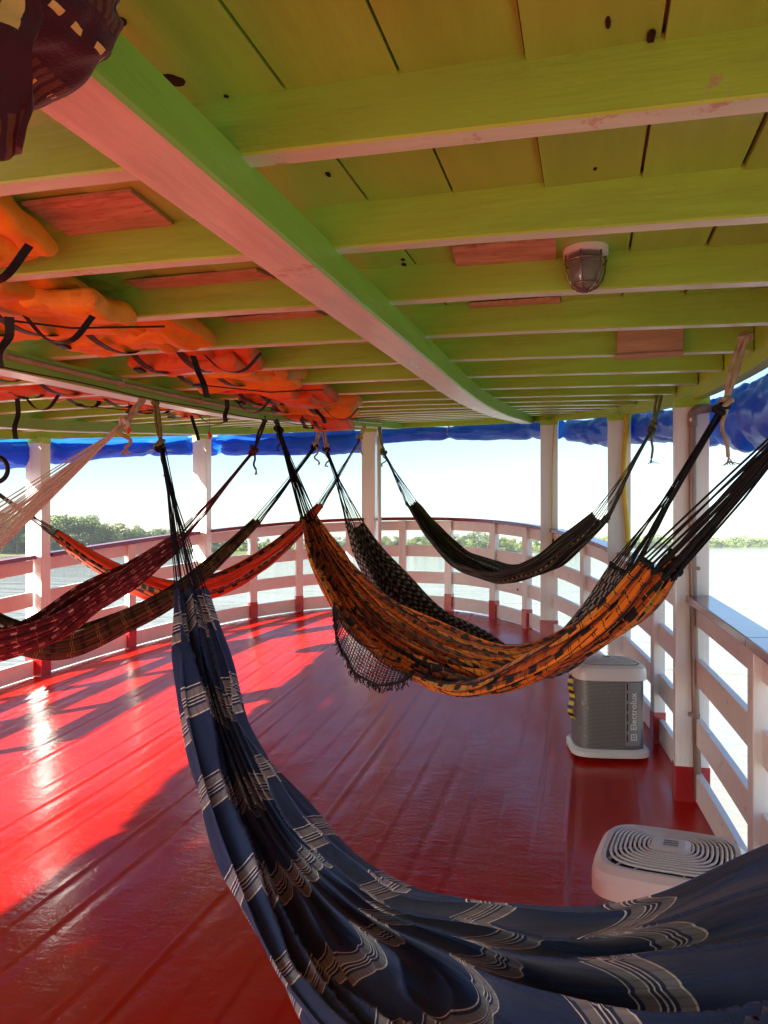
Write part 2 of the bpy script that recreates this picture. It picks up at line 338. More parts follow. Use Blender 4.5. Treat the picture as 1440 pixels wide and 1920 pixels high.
# ---- ceiling: planks, cross beams, girders, edge beam
ceil = bpy.data.objects.new('ceiling', None); sc.collection.objects.link(ceil); ceil['kind'] = 'structure'
def build_ceiling():
    for k in range(-26, 6):
        v0 = .099 + .193*k; v1 = v0 + .193; vm = (v0+v1)/2
        if v0 < VC-AW or v1 > VC+AW: continue
        ue = min(UEND(v0), UEND(v1)) - .02
        g = random.choice([.003,.004,.006,.009]); us = np.linspace(-2.6, ue, 26); j = random.uniform(-.003, .003)
        zb = BB(us, vm) + .1 + j; tl = random.uniform(-.003, .003)
        P = [np.stack([np.full(26, v), us, zb + dz], 1) for v, dz in ((v0+g/2, -tl), (v1-g/2, tl), (v1-g/2, .02), (v0+g/2, .02))]
        mb = MB().grid(np.array(P).transpose(1, 0, 2), closed_v=True)
        mb.f.append((0,1,2,3)); mb.mi.append(0); mb.f.append(tuple(mb.n-1-i for i in range(4))); mb.mi.append(0)
        obj('plank', mb, M['plank'], ceil)
    for i in range(-7, 16):
        u = 1.17 + .487*i; h = float(HW(u+.05)) - .03
        if u > 8.6: continue
        vv = np.linspace(VC-h, VC+h, 15); mb = MB()
        r = random.Random(i); w_ = .045 + r.uniform(-.003, .003); dz = r.uniform(-.002, .002)
        P = []
        for v in vv:
            zb = float(BB(u, v)) + dz + .0012*math.sin(v*5+i)
            P.append([(v, u, zb+.004), (v, u+.004, zb), (v, u+w_-.004, zb), (v, u+w_, zb+.004), (v, u+w_, zb+.107), (v, u, zb+.107)])
        mb.grid(P, closed_v=True)
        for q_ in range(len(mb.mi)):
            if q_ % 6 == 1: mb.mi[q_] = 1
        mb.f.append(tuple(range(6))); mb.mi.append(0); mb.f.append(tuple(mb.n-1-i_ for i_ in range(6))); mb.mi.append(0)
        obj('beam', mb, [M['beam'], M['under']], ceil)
    for vg in (-.63, -2.2, -3.77):
        us = np.linspace(-2.5, UEND(vg)-.05, 40); P = []
        for u in us:
            zb = float(BB(u, vg)) - .075 + .0015*math.sin(u*3.1+vg)
            P.append([(vg-.05, u, zb+.006), (vg-.044, u, zb), (vg+.064, u, zb), (vg+.07, u, zb+.006), (vg+.07, u, zb+.079), (vg-.05, u, zb+.079)])
        mb = MB().grid(P, closed_v=True)
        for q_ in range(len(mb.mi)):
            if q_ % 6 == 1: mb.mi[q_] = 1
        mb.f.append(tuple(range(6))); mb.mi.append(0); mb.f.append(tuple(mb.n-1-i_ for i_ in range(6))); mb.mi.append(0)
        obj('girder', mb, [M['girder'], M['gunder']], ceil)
    ss_ = np.linspace(0, OT, 140); pts = np.array([opt(s) for s in ss_]); nr = np.array([onrm(s) for s in ss_])
    zb = BB(pts[:, 1], pts[:, 0]); path = np.stack([pts[:, 0], pts[:, 1], zb], 1); side = np.stack([nr[:, 0], nr[:, 1], 0*nr[:, 0]], 1)
    obj('edge_beam', MB().sweep(path, side, [(-.028, -.06), (.028, -.06), (.028, .112), (-.028, .112)]), M['edge'], ceil)
    # roof sheet above the planks, with an overhang
    us = np.concatenate([np.linspace(-3, U0, 12), U0 + (BL+.14)*np.sin(np.linspace(0, np.pi/2, 60))[1:]])
    qq = np.linspace(-1, 1, 41); sc_ = (BL+.14)/BL
    hw = HW(U0 + (us-U0)/sc_)*(AW+.14)/AW
    U = np.repeat(us[:, None], 41, 1); V = VC + hw[:, None]*qq[None]
    Zb = BB(U, V) + .128
    P = np.stack([V, U, Zb], -1); mb = MB().grid(P); P2 = P.copy(); P2[..., 2] += .04; mb.grid(P2)
    rim = lambda Q: np.concatenate([Q[:, 0], Q[::-1, -1]])
    mb.grid([rim(P), rim(P2)])
    obj('roof_sheet', mb, M['roof'], ceil)
    # unpainted patches between the beams
    def patch(pxs, off, thick=.008, mat='ply'):
        pts = np.array([px_ceil(x, y, off) for x, y in pxs]); nz = np.array([0, 0, thick])
        mb = MB().add(np.concatenate([pts, pts+nz]), [(0,1,2,3),(7,6,5,4),(0,4,5,1),(1,5,6,2),(2,6,7,3),(3,7,4,0)])
        obj('patch_board', mb, M[mat], ceil)
    patch([(40,384),(245,360),(345,437),(150,456)], .088)
    patch([(235,530),(480,508),(560,540),(290,552)], .088)
    patch([(420,600),(590,585),(640,602),(470,616)], .088)
    patch([(848,468),(1042,450),(1044,514),(864,530)], .087)
    patch([(880,572),(1050,560),(1052,574),(885,586)], .088)
    # knot holes and rotten spots in the boards
    dk = simple('dark_rotten_wood', (.03,.018,.008), .9, .1, .4, 30)
    for q, (px, py, rx, ry) in enumerate(((1140,42,.0045,.009), (1220,73,.0055,.010), (1028,312,.006,.024), (1116,317,.004,.005), (322,152,.016,.010), (222,42,.012,.008), (424,182,.003,.003), (842,133,.003,.003), (757,497,.006,.006), (755,488,.005,.005), (615,328,.005,.007))):
        c = px_ceil(px, py, .0968); an = np.linspace(0, 2*np.pi, 14, endpoint=False); f = fnoise(4, 900+q, 1.2, 1)
        rr = [1+.22*f(float(a)*1.3) for a in an]
        b_ = [(c[0]+rx*k*math.cos(a), c[1]+ry*1.6*k*math.sin(a), c[2]) for a, k in zip(an, rr)]; t_ = [(x, y, z+.012) for x, y, z in b_]
        mb = MB().grid([b_, t_], closed_v=True); mb.f.append(tuple(range(14))); mb.mi.append(0)
        obj('knot_hole', mb, dk, ceil)
build_ceiling()

# ---- structural posts
POSTS = {}
def frame_at(s):
    p = opt(s); n = onrm(s); return p, n, np.array([-n[1], n[0]])
def sbox(mb, s, along, deep, z0, z1, off=0, mi=0, sheer=False):
    p, n, t = frame_at(s); c = p + n*off
    return mb.box((c[0], c[1], (z0+z1)/2), (along, deep, z1-z0), ax=[(t[0], t[1], 0), (n[0], n[1], 0), (0, 0, 1)], mi=mi)
def roof_post(px, label, along=.165, s=None):
    s = s_at_px(px) if s is None else s; p, n, t = frame_at(s); z0 = float(D(p[1])); z1 = float(BB(p[1], p[0])) - .061
    o = thing('roof_post', label, 'post', (p[0], p[1], z0), 'white posts holding up the roof')
    # face the post squarely along the boat
    mb = MB().box((p[0]-.02, p[1], (z0+z1)/2), (along, .12, z1-z0+.02)); obj('shaft', mb, M['white'], o, bevel=.006)
    obj('painted_base', MB().box((p[0]-.02, p[1], z0+.08), (along+.008, .128, .19)), M['redbase'], o, bevel=.004)
    obj('painted_head', MB().box((p[0]-.02, p[1], z1-.02), (along+.006, .126, .05)), M['edge'], o, bevel=.003)
    POSTS[px] = (s, p, z0, z1); return o
roof_post(1303, 'thick white roof post on the right with a brown pipe strapped to it')
roof_post(1166, 'white roof post with the thick yellow hose beside it')
roof_post(1034, 'white roof post with the thin yellow cable, right of the bow')
roof_post(696, 'white roof post at the middle of the bow beside a thin pole')
roof_post(382, 'white roof post second from the left, behind the maroon hammock')
roof_post(75, 'leftmost white roof post, sunlit, with a red base')
for s_ in (3.3, 1.2, OT-3.6, OT-1.4):
    pass
# ---- railing
rail_px = [1432, 1237, 1100, 990, 928, 843, 756, 655, 560, 473, 243]
rail = thing('railing', 'curved white board railing with maroon cap round the bow', 'railing', (VC, U0+BL, float(D(U0+BL))))
marks = [(s_at_px(p), 'rail') for p in rail_px] + [(POSTS[p][0], 'post') for p in POSTS]
s1 = s_at_px(1432); sL = POSTS[75][0]
marks += [(s1-1.0, 'rail'), (s1-2.0, 'rail'), (sL+1.0, 'rail'), (sL+2.0, 'rail'), (sL+3.0, 'rail')]
marks.sort()
BOARDS = [(.92, 1.03), (.612, .745), (.305, .44), (.012, .155)]
def along(s0, s1, n=7, off=0):
    ss_ = np.linspace(s0, s1, n); pts = np.array([opt(s) for s in ss_]); nr = np.array([onrm(s) for s in ss_])
    pts = pts + nr*off
    return np.stack([pts[:, 0], pts[:, 1], D(pts[:, 1])], 1), np.stack([nr[:, 0], nr[:, 1], 0*nr[:, 0]], 1)
for i, (s, kind) in enumerate(marks):
    if kind == 'rail':
        p = opt(s); z0 = float(D(p[1])); mb = MB(); sbox(mb, s, .085, .07, z0-.01, z0+1.03, -.012)
        po = obj('rail_post', mb, M['white'], rail, bevel=.005)
        mb = MB(); sbox(mb, s, .092, .077, z0-.012, z0+.19, -.012); obj('painted_base', mb, M['redbase'], po, bevel=.003)
        po.children[0].location = (0, 0, 0)
    if i+1 < len(marks):
        s2 = marks[i+1][0]; g0 = .08 if kind == 'post' else .041; g1 = .08 if marks[i+1][1] == 'post' else .041
        for a, b in BOARDS:
            pth, sd_ = along(s+g0, s2-g1); j = random.uniform(-.006, .006)
            obj('board', MB().sweep(pth, sd_, [(-.016, a+j), (.016, a+j), (.016, b+j), (-.016, b+j)]), M['whiteh'], rail, bevel=.003)
        pth, sd_ = along(s + (g0 if kind == 'post' else -.0005), s2 - (g1 if marks[i+1][1] == 'post' else .0005))
        obj('cap_rail', MB().sweep(pth, sd_, [(-.065, 1.034), (.065, 1.034), (.06, 1.07), (-.06, 1.07)]), M['cap'], rail, bevel=.004)

# ------------------------------------------------------------------ rolled tarpaulins along the roof edge
def tarp(name, sa, sb, r0, label, seed, drop=.15, flap=0):
    n = max(60, int((sb-sa)*44)); m = 64; ss_ = np.linspace(sa, sb, n); pts = np.array([opt(s) for s in ss_]); nr = np.array([onrm(s) for s in ss_])
    f1 = fnoise(10, seed, 3.0, 1); f2 = fnoise(26, seed+1, 11); f3 = fnoise(10, seed+2, 2, 1); f5 = fnoise(26, seed+5, 24)
    A_ = np.linspace(0, 2*np.pi, m, endpoint=False); P = np.zeros((n, m, 3))
    for i in range(n):
        s = ss_[i]; tie = min(abs(((s-sa) % 1.15) - .5), 1)
        pinch = 1 - .22*math.exp(-(tie/.05)**2); r = r0*(1+.09*f1(s*.6))*pinch
        x = np.cos(A_)*r*.9; z = np.sin(A_)*r*1.02*(1+.08*f3(s*.5))
        tw = s*4.2 + 1.3*f1(s*.35)
        wob = .10*np.abs(np.sin(A_*1.5 + tw)) + .07*np.abs(np.sin(A_*2.5 - tw*1.6 + 1)) - .08 + .05*f2(np.full(m, s*.5), .5*np.sin(A_+s)+.4*np.cos(A_)) - .04*np.abs(f5(np.full(m, s*.6), .4*np.sin(A_)+.35*np.cos(A_+s)))
        x = x*(1+wob); z = z*(1+wob); z = np.where(z < 0, z*(1+.25*abs(f3(s*.7))), z)
        c = pts[i] + nr[i]*(.05+r0); zb = float(BB(pts[i][1], pts[i][0])) - drop + .25*r0*(1-pinch)
        P[i, :, 0] = c[0] + nr[i][0]*x; P[i, :, 1] = c[1] + nr[i][1]*x; P[i, :, 2] = zb + z
    p0 = pts[n//2]
    o = thing(name, label, 'tarpaulin', (p0[0], p0[1], float(BB(p0[1], p0[0]))-drop))
    mb = MB().grid(P, closed_v=True); obj('roll', mb, M['tarp'], o, True)
    if flap:
        k = 90; q = 14; Pf = np.zeros((k, q, 3)); g = fnoise(12, seed+8, 7)
        for i, s in enumerate(np.linspace(sa+.1, sb-.1, k)):
            p = opt(s); nn = onrm(s)
            for j in range(q):
                t = j/(q-1); h = .03 + .16*t; c = p + nn*(.034 + .12*t + .012*g(s*1.5, t*2))
                Pf[i, j] = (c[0], c[1], float(BB(p[1], p[0])) - .02 - h + .01*g(s*2, t))
        obj('flap', MB().grid(Pf), M['tarp'], o, True, recalc=False)
    for s in np.arange(sa+.5, sb, 1.15):
        p = opt(s); nn = onrm(s); c = p + nn*(.05+r0); zc = float(BB(p[1], p[0])) - drop + .13*r0
        an = np.linspace(0, 2*np.pi, 18, endpoint=False); rr = r0*.62
        ring = [(c[0]+nn[0]*math.cos(a)*rr, c[1]+nn[1]*math.cos(a)*rr, zc+math.sin(a)*rr*1.15) for a in an]
        obj('tie', MB().tube(ring, .006, 6, closed=True), M['rope'], o, True)
sP = {k: v[0] for k, v in POSTS.items()}
tarp('tarpaulin', .6, sP[1303]-.1, .125, 'big blue tarpaulin roll along the right roof edge near the brown pipe', 11, .17)
tarp('tarpaulin', sP[1303]+.08, sP[1034]-.1, .105, 'blue rolled tarpaulin between the yellow hose post and brown pipe post', 12, .15)
tarp('tarpaulin', sP[1034]+.1, sP[696]-.08, .085, 'blue rolled tarpaulin across the middle and right of the bow', 13, .12)
tarp('tarpaulin', sP[696]+.1, sP[382]-.1, .11, 'bright blue tarpaulin with an open flap, left of the bow', 14, .17, 1)
tarp('tarpaulin', sP[382]+.06, OT-1.5, .105, 'dark blue rolled tarpaulin along the left roof edge', 15, .16, 1)

# ------------------------------------------------------------------ cloth patterns (u = metres along the hammock, v = metres across it)
def cloth(name, lw, lper, cw=None, cper=1.0, dashes=None, rough=.85, cstart=0.0, extra=None, cmax=None):
    """lw: lengthwise stripes over period lper; cw: crosswise stripes with alpha over period cper"""
    m, t, b = newmat(name); L = t.links.new
    uv = N(t, 'ShaderNodeUVMap'); sx = N(t, 'ShaderNodeSeparateXYZ'); L(uv.outputs[0], sx.inputs[0])
    tc = N(t, 'ShaderNodeTexCoord')
    nz = N(t, 'ShaderNodeTexNoise', i_Scale=30.0, i_Detail=3.0); L(tc.outputs['Object'], nz.inputs['Vector'])
    def fr(sock, per, jit=.004, start=0.0):
        a = N(t, 'ShaderNodeMath', operation='MULTIPLY_ADD'); L(nz.outputs[0], a.inputs[0]); a.inputs[1].default_value = jit; L(sock, a.inputs[2])
        s0 = N(t, 'ShaderNodeMath', operation='SUBTRACT'); L(a.outputs[0], s0.inputs[0]); s0.inputs[1].default_value = start
        d = N(t, 'ShaderNodeMath', operation='DIVIDE'); L(s0.outputs[0], d.inputs[0]); d.inputs[1].default_value = per
        f_ = N(t, 'ShaderNodeMath', operation='FRACT'); L(d.outputs[0], f_.inputs[0]); return f_.outputs[0]
    r1 = ramp(t, lw, 'CONSTANT'); L(fr(sx.outputs[1], lper), r1.inputs[0]); out = r1.outputs[0]
    def mix(fac, a, bcol):
        x = N(t, 'ShaderNodeMix', data_type='RGBA'); L(fac, x.inputs[0]); L(a, x.inputs[6])
        if isinstance(bcol, tuple): x.inputs[7].default_value = col4(bcol)
        else: L(bcol, x.inputs[7])
        return x.outputs[2]
    if cw:
        r2 = ramp(t, cw, 'CONSTANT'); L(fr(sx.outputs[0], cper, .006, cstart), r2.inputs[0]); fac = r2.outputs[1]
        if dashes:
            rd = ramp(t, [(0, (1,)*3), (dashes[1], (dashes[2],)*3)], 'CONSTANT'); L(fr(sx.outputs[1], dashes[0]), rd.inputs[0])
            mm = N(t, 'ShaderNodeMath', operation='MULTIPLY'); L(fac, mm.inputs[0]); L(rd.outputs[0], mm.inputs[1]); fac = mm.outputs[0]
        if cmax:
            lt = N(t, 'ShaderNodeMath', operation='LESS_THAN'); L(sx.outputs[0], lt.inputs[0]); lt.inputs[1].default_value = cmax
            mm = N(t, 'ShaderNodeMath', operation='MULTIPLY'); L(fac, mm.inputs[0]); L(lt.outputs[0], mm.inputs[1]); fac = mm.outputs[0]
        out = mix(fac, out, r2.outputs[0])
    for (lp, l0, l1, cp, c0, c1, colr, cshift) in (extra or []):      # blocks: lengthwise interval x crosswise interval
        ra = ramp(t, [(0, (0,)*3), (max(l0, 1e-4), (1,)*3), (l1, (0,)*3)], 'CONSTANT'); L(fr(sx.outputs[1], lp), ra.inputs[0])
        rb = ramp(t, [(0, (0,)*3), (max(c0, 1e-4), (1,)*3), (c1, (0,)*3)], 'CONSTANT'); L(fr(sx.outputs[0], cp, .01, cshift), rb.inputs[0])
        mm = N(t, 'ShaderNodeMath', operation='MULTIPLY'); L(ra.outputs[0], mm.inputs[0]); L(rb.outputs[0], mm.inputs[1])
        out = mix(mm.outputs[0], out, colr)
    n2 = N(t, 'ShaderNodeTexNoise', i_Scale=7.0, i_Detail=5.0); L(tc.outputs['Object'], n2.inputs['Vector'])
    mr = N(t, 'ShaderNodeMapRange'); mr.inputs[3].default_value = .72; mr.inputs[4].default_value = 1.25; L(n2.outputs[0], mr.inputs[0])
    sv = N(t, 'ShaderNodeVectorMath', operation='SCALE'); L(out, sv.inputs[0]); L(mr.outputs[0], sv.inputs['Scale'])
    L(sv.outputs[0], b.inputs['Base Color']); b.inputs['Roughness'].default_value = rough; b.inputs['Specular IOR Level'].default_value = .2
    b.inputs['Sheen Weight'].default_value = .15; b.inputs['Sheen Roughness'].default_value = .5
    mp = N(t, 'ShaderNodeMapping'); mp.inputs['Scale'].default_value = (260, 420, 1); L(uv.outputs[0], mp.inputs[0])
    n5 = N(t, 'ShaderNodeTexNoise', i_Scale=1.0, i_Detail=2.0); L(mp.outputs[0], n5.inputs['Vector'])
    bp = N(t, 'ShaderNodeBump'); bp.inputs['Distance'].default_value = .0014; L(n5.outputs[0], bp.inputs['Height'])
    n6 = N(t, 'ShaderNodeTexNoise', i_Scale=14.0, i_Detail=4.0); mp2 = N(t, 'ShaderNodeMapping'); mp2.inputs['Scale'].default_value = (.5, 3, 1); L(uv.outputs[0], mp2.inputs[0]); L(mp2.outputs[0], n6.inputs['Vector'])
    bp2 = N(t, 'ShaderNodeBump'); bp2.inputs['Distance'].default_value = .006; L(n6.outputs[0], bp2.inputs['Height']); L(bp2.outputs[0], bp.inputs['Normal'])
    L(bp.outputs[0], b.inputs['Normal']); return m
NV = (.015,.042,.125); Z0 = (*NV, 0); WH = (.80,.78,.72, 1); GR = (.26,.27,.29, 1)
M['navy'] = cloth('navy_cloth', [(0, NV), (.5, (.012,.034,.105)), (.75, NV)], .3,
    [(0, Z0), (.02, WH), (.035, Z0), (.06, GR), (.14, WH), (.15, Z0), (.175, WH), (.185, Z0), (.21, WH), (.22, Z0), (.25, GR), (.33, WH), (.345, Z0)], .44, cstart=.52, cmax=2.92, dashes=(.02, .75, .72))
OG, OD, BK, OL_, BR = (.85,.25,.012), (.55,.12,.012), (.010,.009,.010), (.42,.36,.06), (.30,.08,.016)
M['orange_plaid'] = cloth('orange_black_plaid', [(0, OG), (.10, BR), (.22, BK), (.28, OD), (.38, OG), (.50, OL_), (.55, OG), (.62, BK), (.68, BR), (.78, OD), (.88, OG)], .31,
    [(0, (*BK, 0)), (.10, (*BK, 1)), (.14, (*OG, 0)), (.18, (*BK, 1)), (.22, (*OG, 0)), (.55, (*BK, 1)), (.59, (*BK, 0)), (.8, (*OG, 1)), (.83, (*OG, 0))], .105, dashes=(.037, .7, .15),
    extra=[(.31, .08, .24, .125, .30, .62, BK, 0.0), (.31, .50, .64, .135, .1, .4, BK, .05), (.31, .72, .84, .115, .25, .5, BK, .02), (.31, .22, .34, .15, .2, .42, OD, .05), (.062, .0, .12, 3.0, .0, .99, BK, 0)])
G1, G2 = (.012,.012,.013), (.03,.03,.031); PW_ = (.36,.36,.34)
M['black_weave'] = cloth('black_white_weave', [(0, G1), (.45, G2), (.6, G1)], .1, None, 1,
    extra=[(.085, .06, .42, .075, .05, .5, PW_, 0), (.085, .55, .92, .075, .52, .96, PW_, 0), (.15, .2, .3, .06, .1, .6, (.14,.14,.14), 0)])
M['olive_stripe'] = cloth('olive_black_stripe', [(0, (.011,.011,.014)), (.2, (.10,.095,.035)), (.32, (.010,.010,.012)), (.45, (.04,.04,.03)), (.5, (.16,.15,.08)), (.55, (.012,.012,.02)), (.75, (.085,.08,.03)), (.86, (.01,.01,.012))], .24, None, 1,
    extra=[(1.3, .16, .18, .05, .2, .75, (.6,.56,.46), 0), (1.3, .80, .815, .06, .2, .6, (.5,.46,.38), 0)])
RD = (.115,.010,.014)
M['maroon_plaid'] = cloth('maroon_plaid', [(0, RD), (.3, (.06,.006,.012)), (.45, (.16,.016,.02)), (.7, (.09,.008,.012)), (.85, (.03,.006,.01))], .17,
    [(0, (*RD, 0)), (.2, (.33,.09,.09, 1)), (.25, (*RD, 0)), (.6, (.05,.005,.01, 1)), (.75, (*RD, 0))], .11, dashes=(.05, .5, .1),
    extra=[(.17, .05, .17, .11, .15, .45, (.55,.36,.33), 0), (.17, .5, .58, .07, .1, .5, (.45,.2,.18), 0)])
OB = (.062,.045,.016)
M['olive_plaid'] = cloth('olive_brown_plaid', [(0, OB), (.3, (.02,.016,.010)), (.42, (.075,.055,.018)), (.7, (.035,.028,.014)), (.94, (.30,.22,.06)), (.965, OB)], .15,
    [(0, (*OB, 0)), (.3, (.015,.012,.01, 1)), (.45, (*OB, 0)), (.7, (.33,.25,.08, 1)), (.725, (*OB, 0)), (.78, (.33,.25,.08, 1)), (.8, (*OB, 0))], .19, dashes=(.02, .6, .5))
RO = (.60,.055,.018)
M['red_orange'] = cloth('red_orange_stripe', [(0, RO), (.12, (.02,.018,.018)), (.16, (.55,.10,.02)), (.30, (.03,.04,.03)), (.34, (.30,.045,.018)), (.42, (.5,.14,.03)), (.60, (.025,.02,.02)), (.63, (.6,.5,.4)), (.645, (.64,.05,.015)), (.85, (.66,.075,.02))], .46, None, 1,
    extra=[(.46, .42, .60, .15, .1, .42, (.012,.028,.026), 0), (.46, .42, .60, .15, .55, .82, (.025,.04,.022), 0), (.46, .16, .30, .13, .2, .6, (.05,.015,.01), .03)])
M['maroon_dark'] = cloth('dark_maroon_cloth', [(0, (.045,.006,.012)), (.5, (.035,.004,.012))], .3, None, 1,
    extra=[(.075, .05, .15, .032, .1, .6, (.62,.40,.12), 0), (.13, .5, .85, .012, .05, .6, (.10,.035,.015), 0)])
M['cord_black'] = simple('black_cotton_cord', (.012,.012,.014), .8, .2, .3, 60, .0008, 300)
M['cord_grey'] = simple('grey_black_cord', (.07,.068,.06), .8, .2, .7, 120, .0008, 300)
M['cord_navy'] = simple('navy_black_cord', (.010,.014,.03), .8, .2, .3, 60, .0008, 300)
M['cord_red'] = simple('maroon_cord', (.12,.018,.022), .8, .2, .6, 120, .0008, 300)
M['cord_white'] = simple('cream_cotton_cord', (.70,.66,.56), .8, .2, .15, 60, .0008, 300)

# ------------------------------------------------------------------ hammocks
def catmull(P, n):
    P = np.asarray(P, float); Q = np.vstack([2*P[0]-P[1], P, 2*P[-1]-P[-2]])
    d = np.maximum(np.linalg.norm(np.diff(Q[:, :2], axis=0), axis=1), 1e-4)**.5
    T = np.concatenate([[0], np.cumsum(d)]); out = []
    tt = np.linspace(T[1], T[-2], n)
    for t in tt:
        i = min(max(np.searchsorted(T, t)-1, 1), len(Q)-3)
        t0, t1, t2, t3 = T[i-1:i+3]; p0, p1, p2, p3 = Q[i-1:i+3]
        a1 = (t1-t)/(t1-t0)*p0+(t-t0)/(t1-t0)*p1; a2 = (t2-t)/(t2-t1)*p1+(t-t1)/(t2-t1)*p2; a3 = (t3-t)/(t3-t2)*p2+(t-t2)/(t3-t2)*p3
        b1 = (t2-t)/(t2-t0)*a1+(t-t0)/(t2-t0)*a2; b2 = (t3-t)/(t3-t1)*a2+(t-t1)/(t3-t1)*a3
        out.append((t2-t)/(t2-t1)*b1+(t-t1)/(t2-t1)*b2)
    return np.array(out)
def knot(parent, p, mat, r=.02, seed=0):
    mb = MB(); rg = np.random.default_rng(seed)
    for k in range(4):
        an = np.linspace(0, 2*np.pi, 14, endpoint=False); ax = rg.normal(size=3); ax /= np.linalg.norm(ax)
        u = np.cross(ax, [0.3, .5, 1]); u /= np.linalg.norm(u); v = np.cross(ax, u); c = np.array(p) + rg.normal(size=3)*r*.35
        mb.tube([c + r*.75*(math.cos(a)*u + math.sin(a)*v) for a in an], r*.42, 6, closed=True)
    obj('knot', mb, mat, parent, True)
def rope(parent, pts, mat, r=.009, name='rope', n=24):
    P = catmull(np.array(pts, float), n) if len(pts) > 2 else np.linspace(pts[0], pts[-1], 6)
    return obj(name, MB().tube(P, r, 7), mat, parent, True)
def tail(parent, p, length, mat, r=.008, seed=0):
    rg = np.random.default_rng(seed); p = np.array(p, float)
    pts = [p, p + [rg.normal()*.02, rg.normal()*.02, -length*.35], p + [rg.normal()*.025, rg.normal()*.025, -length*.7], p + [rg.normal()*.02, rg.normal()*.02, -length]]
    e = rope(parent, pts, mat, r, 'rope_tail'); mb = MB()
    for k in range(7):
        mb.tube([pts[-1], np.array(pts[-1]) + [rg.normal()*.007, rg.normal()*.007, -.014], np.array(pts[-1]) + [rg.normal()*.014, rg.normal()*.014, -.03]], r*.3, 4)
    obj('frayed_end', mb, mat, parent)
def hammock(label, A, B, stations, mat, cmat, hookA, hookB, seed, ncord=18, folds=9, famp=.02, nl=240, nw=150, width=1.45, cr=.0026, ropemat='rope', ratA=None, group='hammocks slung under the ceiling', kph=1.0, roll=0.0, fine=.3, bshift=.03, bundle=.35, ramt=.009):
    A = np.array(A, float); B = np.array(B, float); hd = B[:2]-A[:2]; LL = np.linalg.norm(hd); hd /= LL
    nrm = np.array([hd[1], -hd[0]]); pl = []
    if nrm[1] > 0: nrm = -nrm                    # side facing aft, towards the viewer
    for st in stations:
        if st[0] == 'q': pl.append((st[1]*LL, st[2]+ZC, st[3], st[4]))
        else:
            px, py, w_, d_ = st; a = (px-CX)/F; dv = np.array([a*CT-ST, a*ST+CT])     # ground ray per unit depth
            M_ = np.array([[dv[0], -hd[0]], [dv[1], -hd[1]]]); z, h = np.linalg.solve(M_, A[:2])
            pl.append((h, (CY-py)/F*z + ZC, w_, d_))
    Q = catmull(pl, nl*2); dl = np.concatenate([[0], np.cumsum(np.hypot(np.diff(Q[:, 0]), np.diff(Q[:, 1])))])
    ls = np.linspace(0, dl[-1], nl); Q = np.stack([np.interp(ls, dl, Q[:, k]) for k in range(4)], 1)
    T = np.gradient(Q[:, :2], axis=0); T /= np.linalg.norm(T, axis=1)[:, None]; Nn = np.stack([-T[:, 1], T[:, 0]], 1)
    if True: Nn *= np.sign(T[:, :1] + 1e-9)*1.0 if np.mean(T[:, 0]) < 0 else 1.0
    s = np.linspace(0, 1, nw); S, Tt = np.meshgrid(s, ls)
    f1 = fnoise(8, seed, 3.0); f2 = fnoise(8, seed+1, 5.0); f3 = fnoise(12, seed+2, 9.0)
    W_, D_ = Q[:, 2:3], Q[:, 3:4]
    fm = np.pi*.5*kph; phi = (2*S-1)*fm + .10*f2(S*1.5, Tt*.7)
    X = W_*np.sin(phi)/np.sin(min(fm, np.pi/2)); Y = D_*(.5-np.cos(phi))
    # pleats: rounded ridges with sharp valleys, drifting along the length
    x = S*folds + .55*f1(S*1.2, Tt*.45) + .25*f2(S*2, Tt*1.1)
    hs = np.sin(np.floor(x)*12.9898 + seed)*43758.5453; shift = (hs - np.floor(hs) - .5)*bshift
    pl_ = np.abs(np.sin(np.pi*x))**.7*2 - 1.2
    amp = famp*(.75 + .45*f2(S*2.2, Tt*.9))*np.minimum(1, .35 + W_/.12)
    pl_ = pl_ + fine*(np.abs(np.sin(np.pi*(x*2.3 + .5*f3(S*.6, Tt*.25))))**.7*2 - 1.2)
    edge = np.minimum(1, np.minimum(S, 1-S)/.05); nX, nY = np.sin(phi), -np.cos(phi)
    off = amp*pl_*edge + .006*f3(S*3, Tt*.8)*np.minimum(1, W_/.1)
    X = X + nX*off; Y = Y + nY*off + .012*f1(S*.4+3, Tt*1.2)*np.minimum(1, W_/.1)
    rl = R(roll)*np.minimum(1, W_/.14); X, Y = X*np.cos(rl) + Y*np.sin(rl), Y*np.cos(rl) - X*np.sin(rl)
    h = Q[:, 0:1] + Nn[:, 0:1]*Y; zz = Q[:, 1:2] + Nn[:, 1:2]*Y
    P = np.stack([A[0] + hd[0]*h + nrm[0]*X, A[1] + hd[1]*h + nrm[1]*X, zz], -1)
    mid = P[nl//2, nw//2]
    o = thing('hammock', label, 'hammock', (mid[0], mid[1], mid[2]), group)
    cl = obj('cloth', MB().grid(P, np.stack([Tt + shift, S*width], -1)), M[mat], o, True, recalc=False)
    so = cl.modifiers.new('thick', 'SOLIDIFY'); so.thickness = .003
    for ei, (K, row) in enumerate(((A, P[0]), (B, P[-1]))):
        rg = np.random.default_rng(seed+20+ei); cdir = row.mean(0) - K
        for k in range(ncord):
            i = int((k+.5)/ncord*nw); st = row[i]
            e = K + rg.normal(size=3)*.006
            g = e + (cdir*bundle) + (st - row.mean(0))*bundle*.38
            mm = (g+st)/2 + rg.normal(size=3)*.004; mm[2] -= .004
            obj('cord', MB().tube([e, (e+g)/2, g, mm, st, st + (P[1 if ei == 0 else -2][i]-st)*1.5], cr*rg.uniform(.8, 1.25), 5), M[cmat], o, True)
        # scalloped loops where the cords take the cloth
        mb = MB()
        for k in range(ncord):
            i = int((k+.5)/ncord*nw); c = row[i]; mb.blob(c, (cr*3.2,)*3, k, .2, 5)
        obj('loop_binding', mb, M[cmat], o, True)
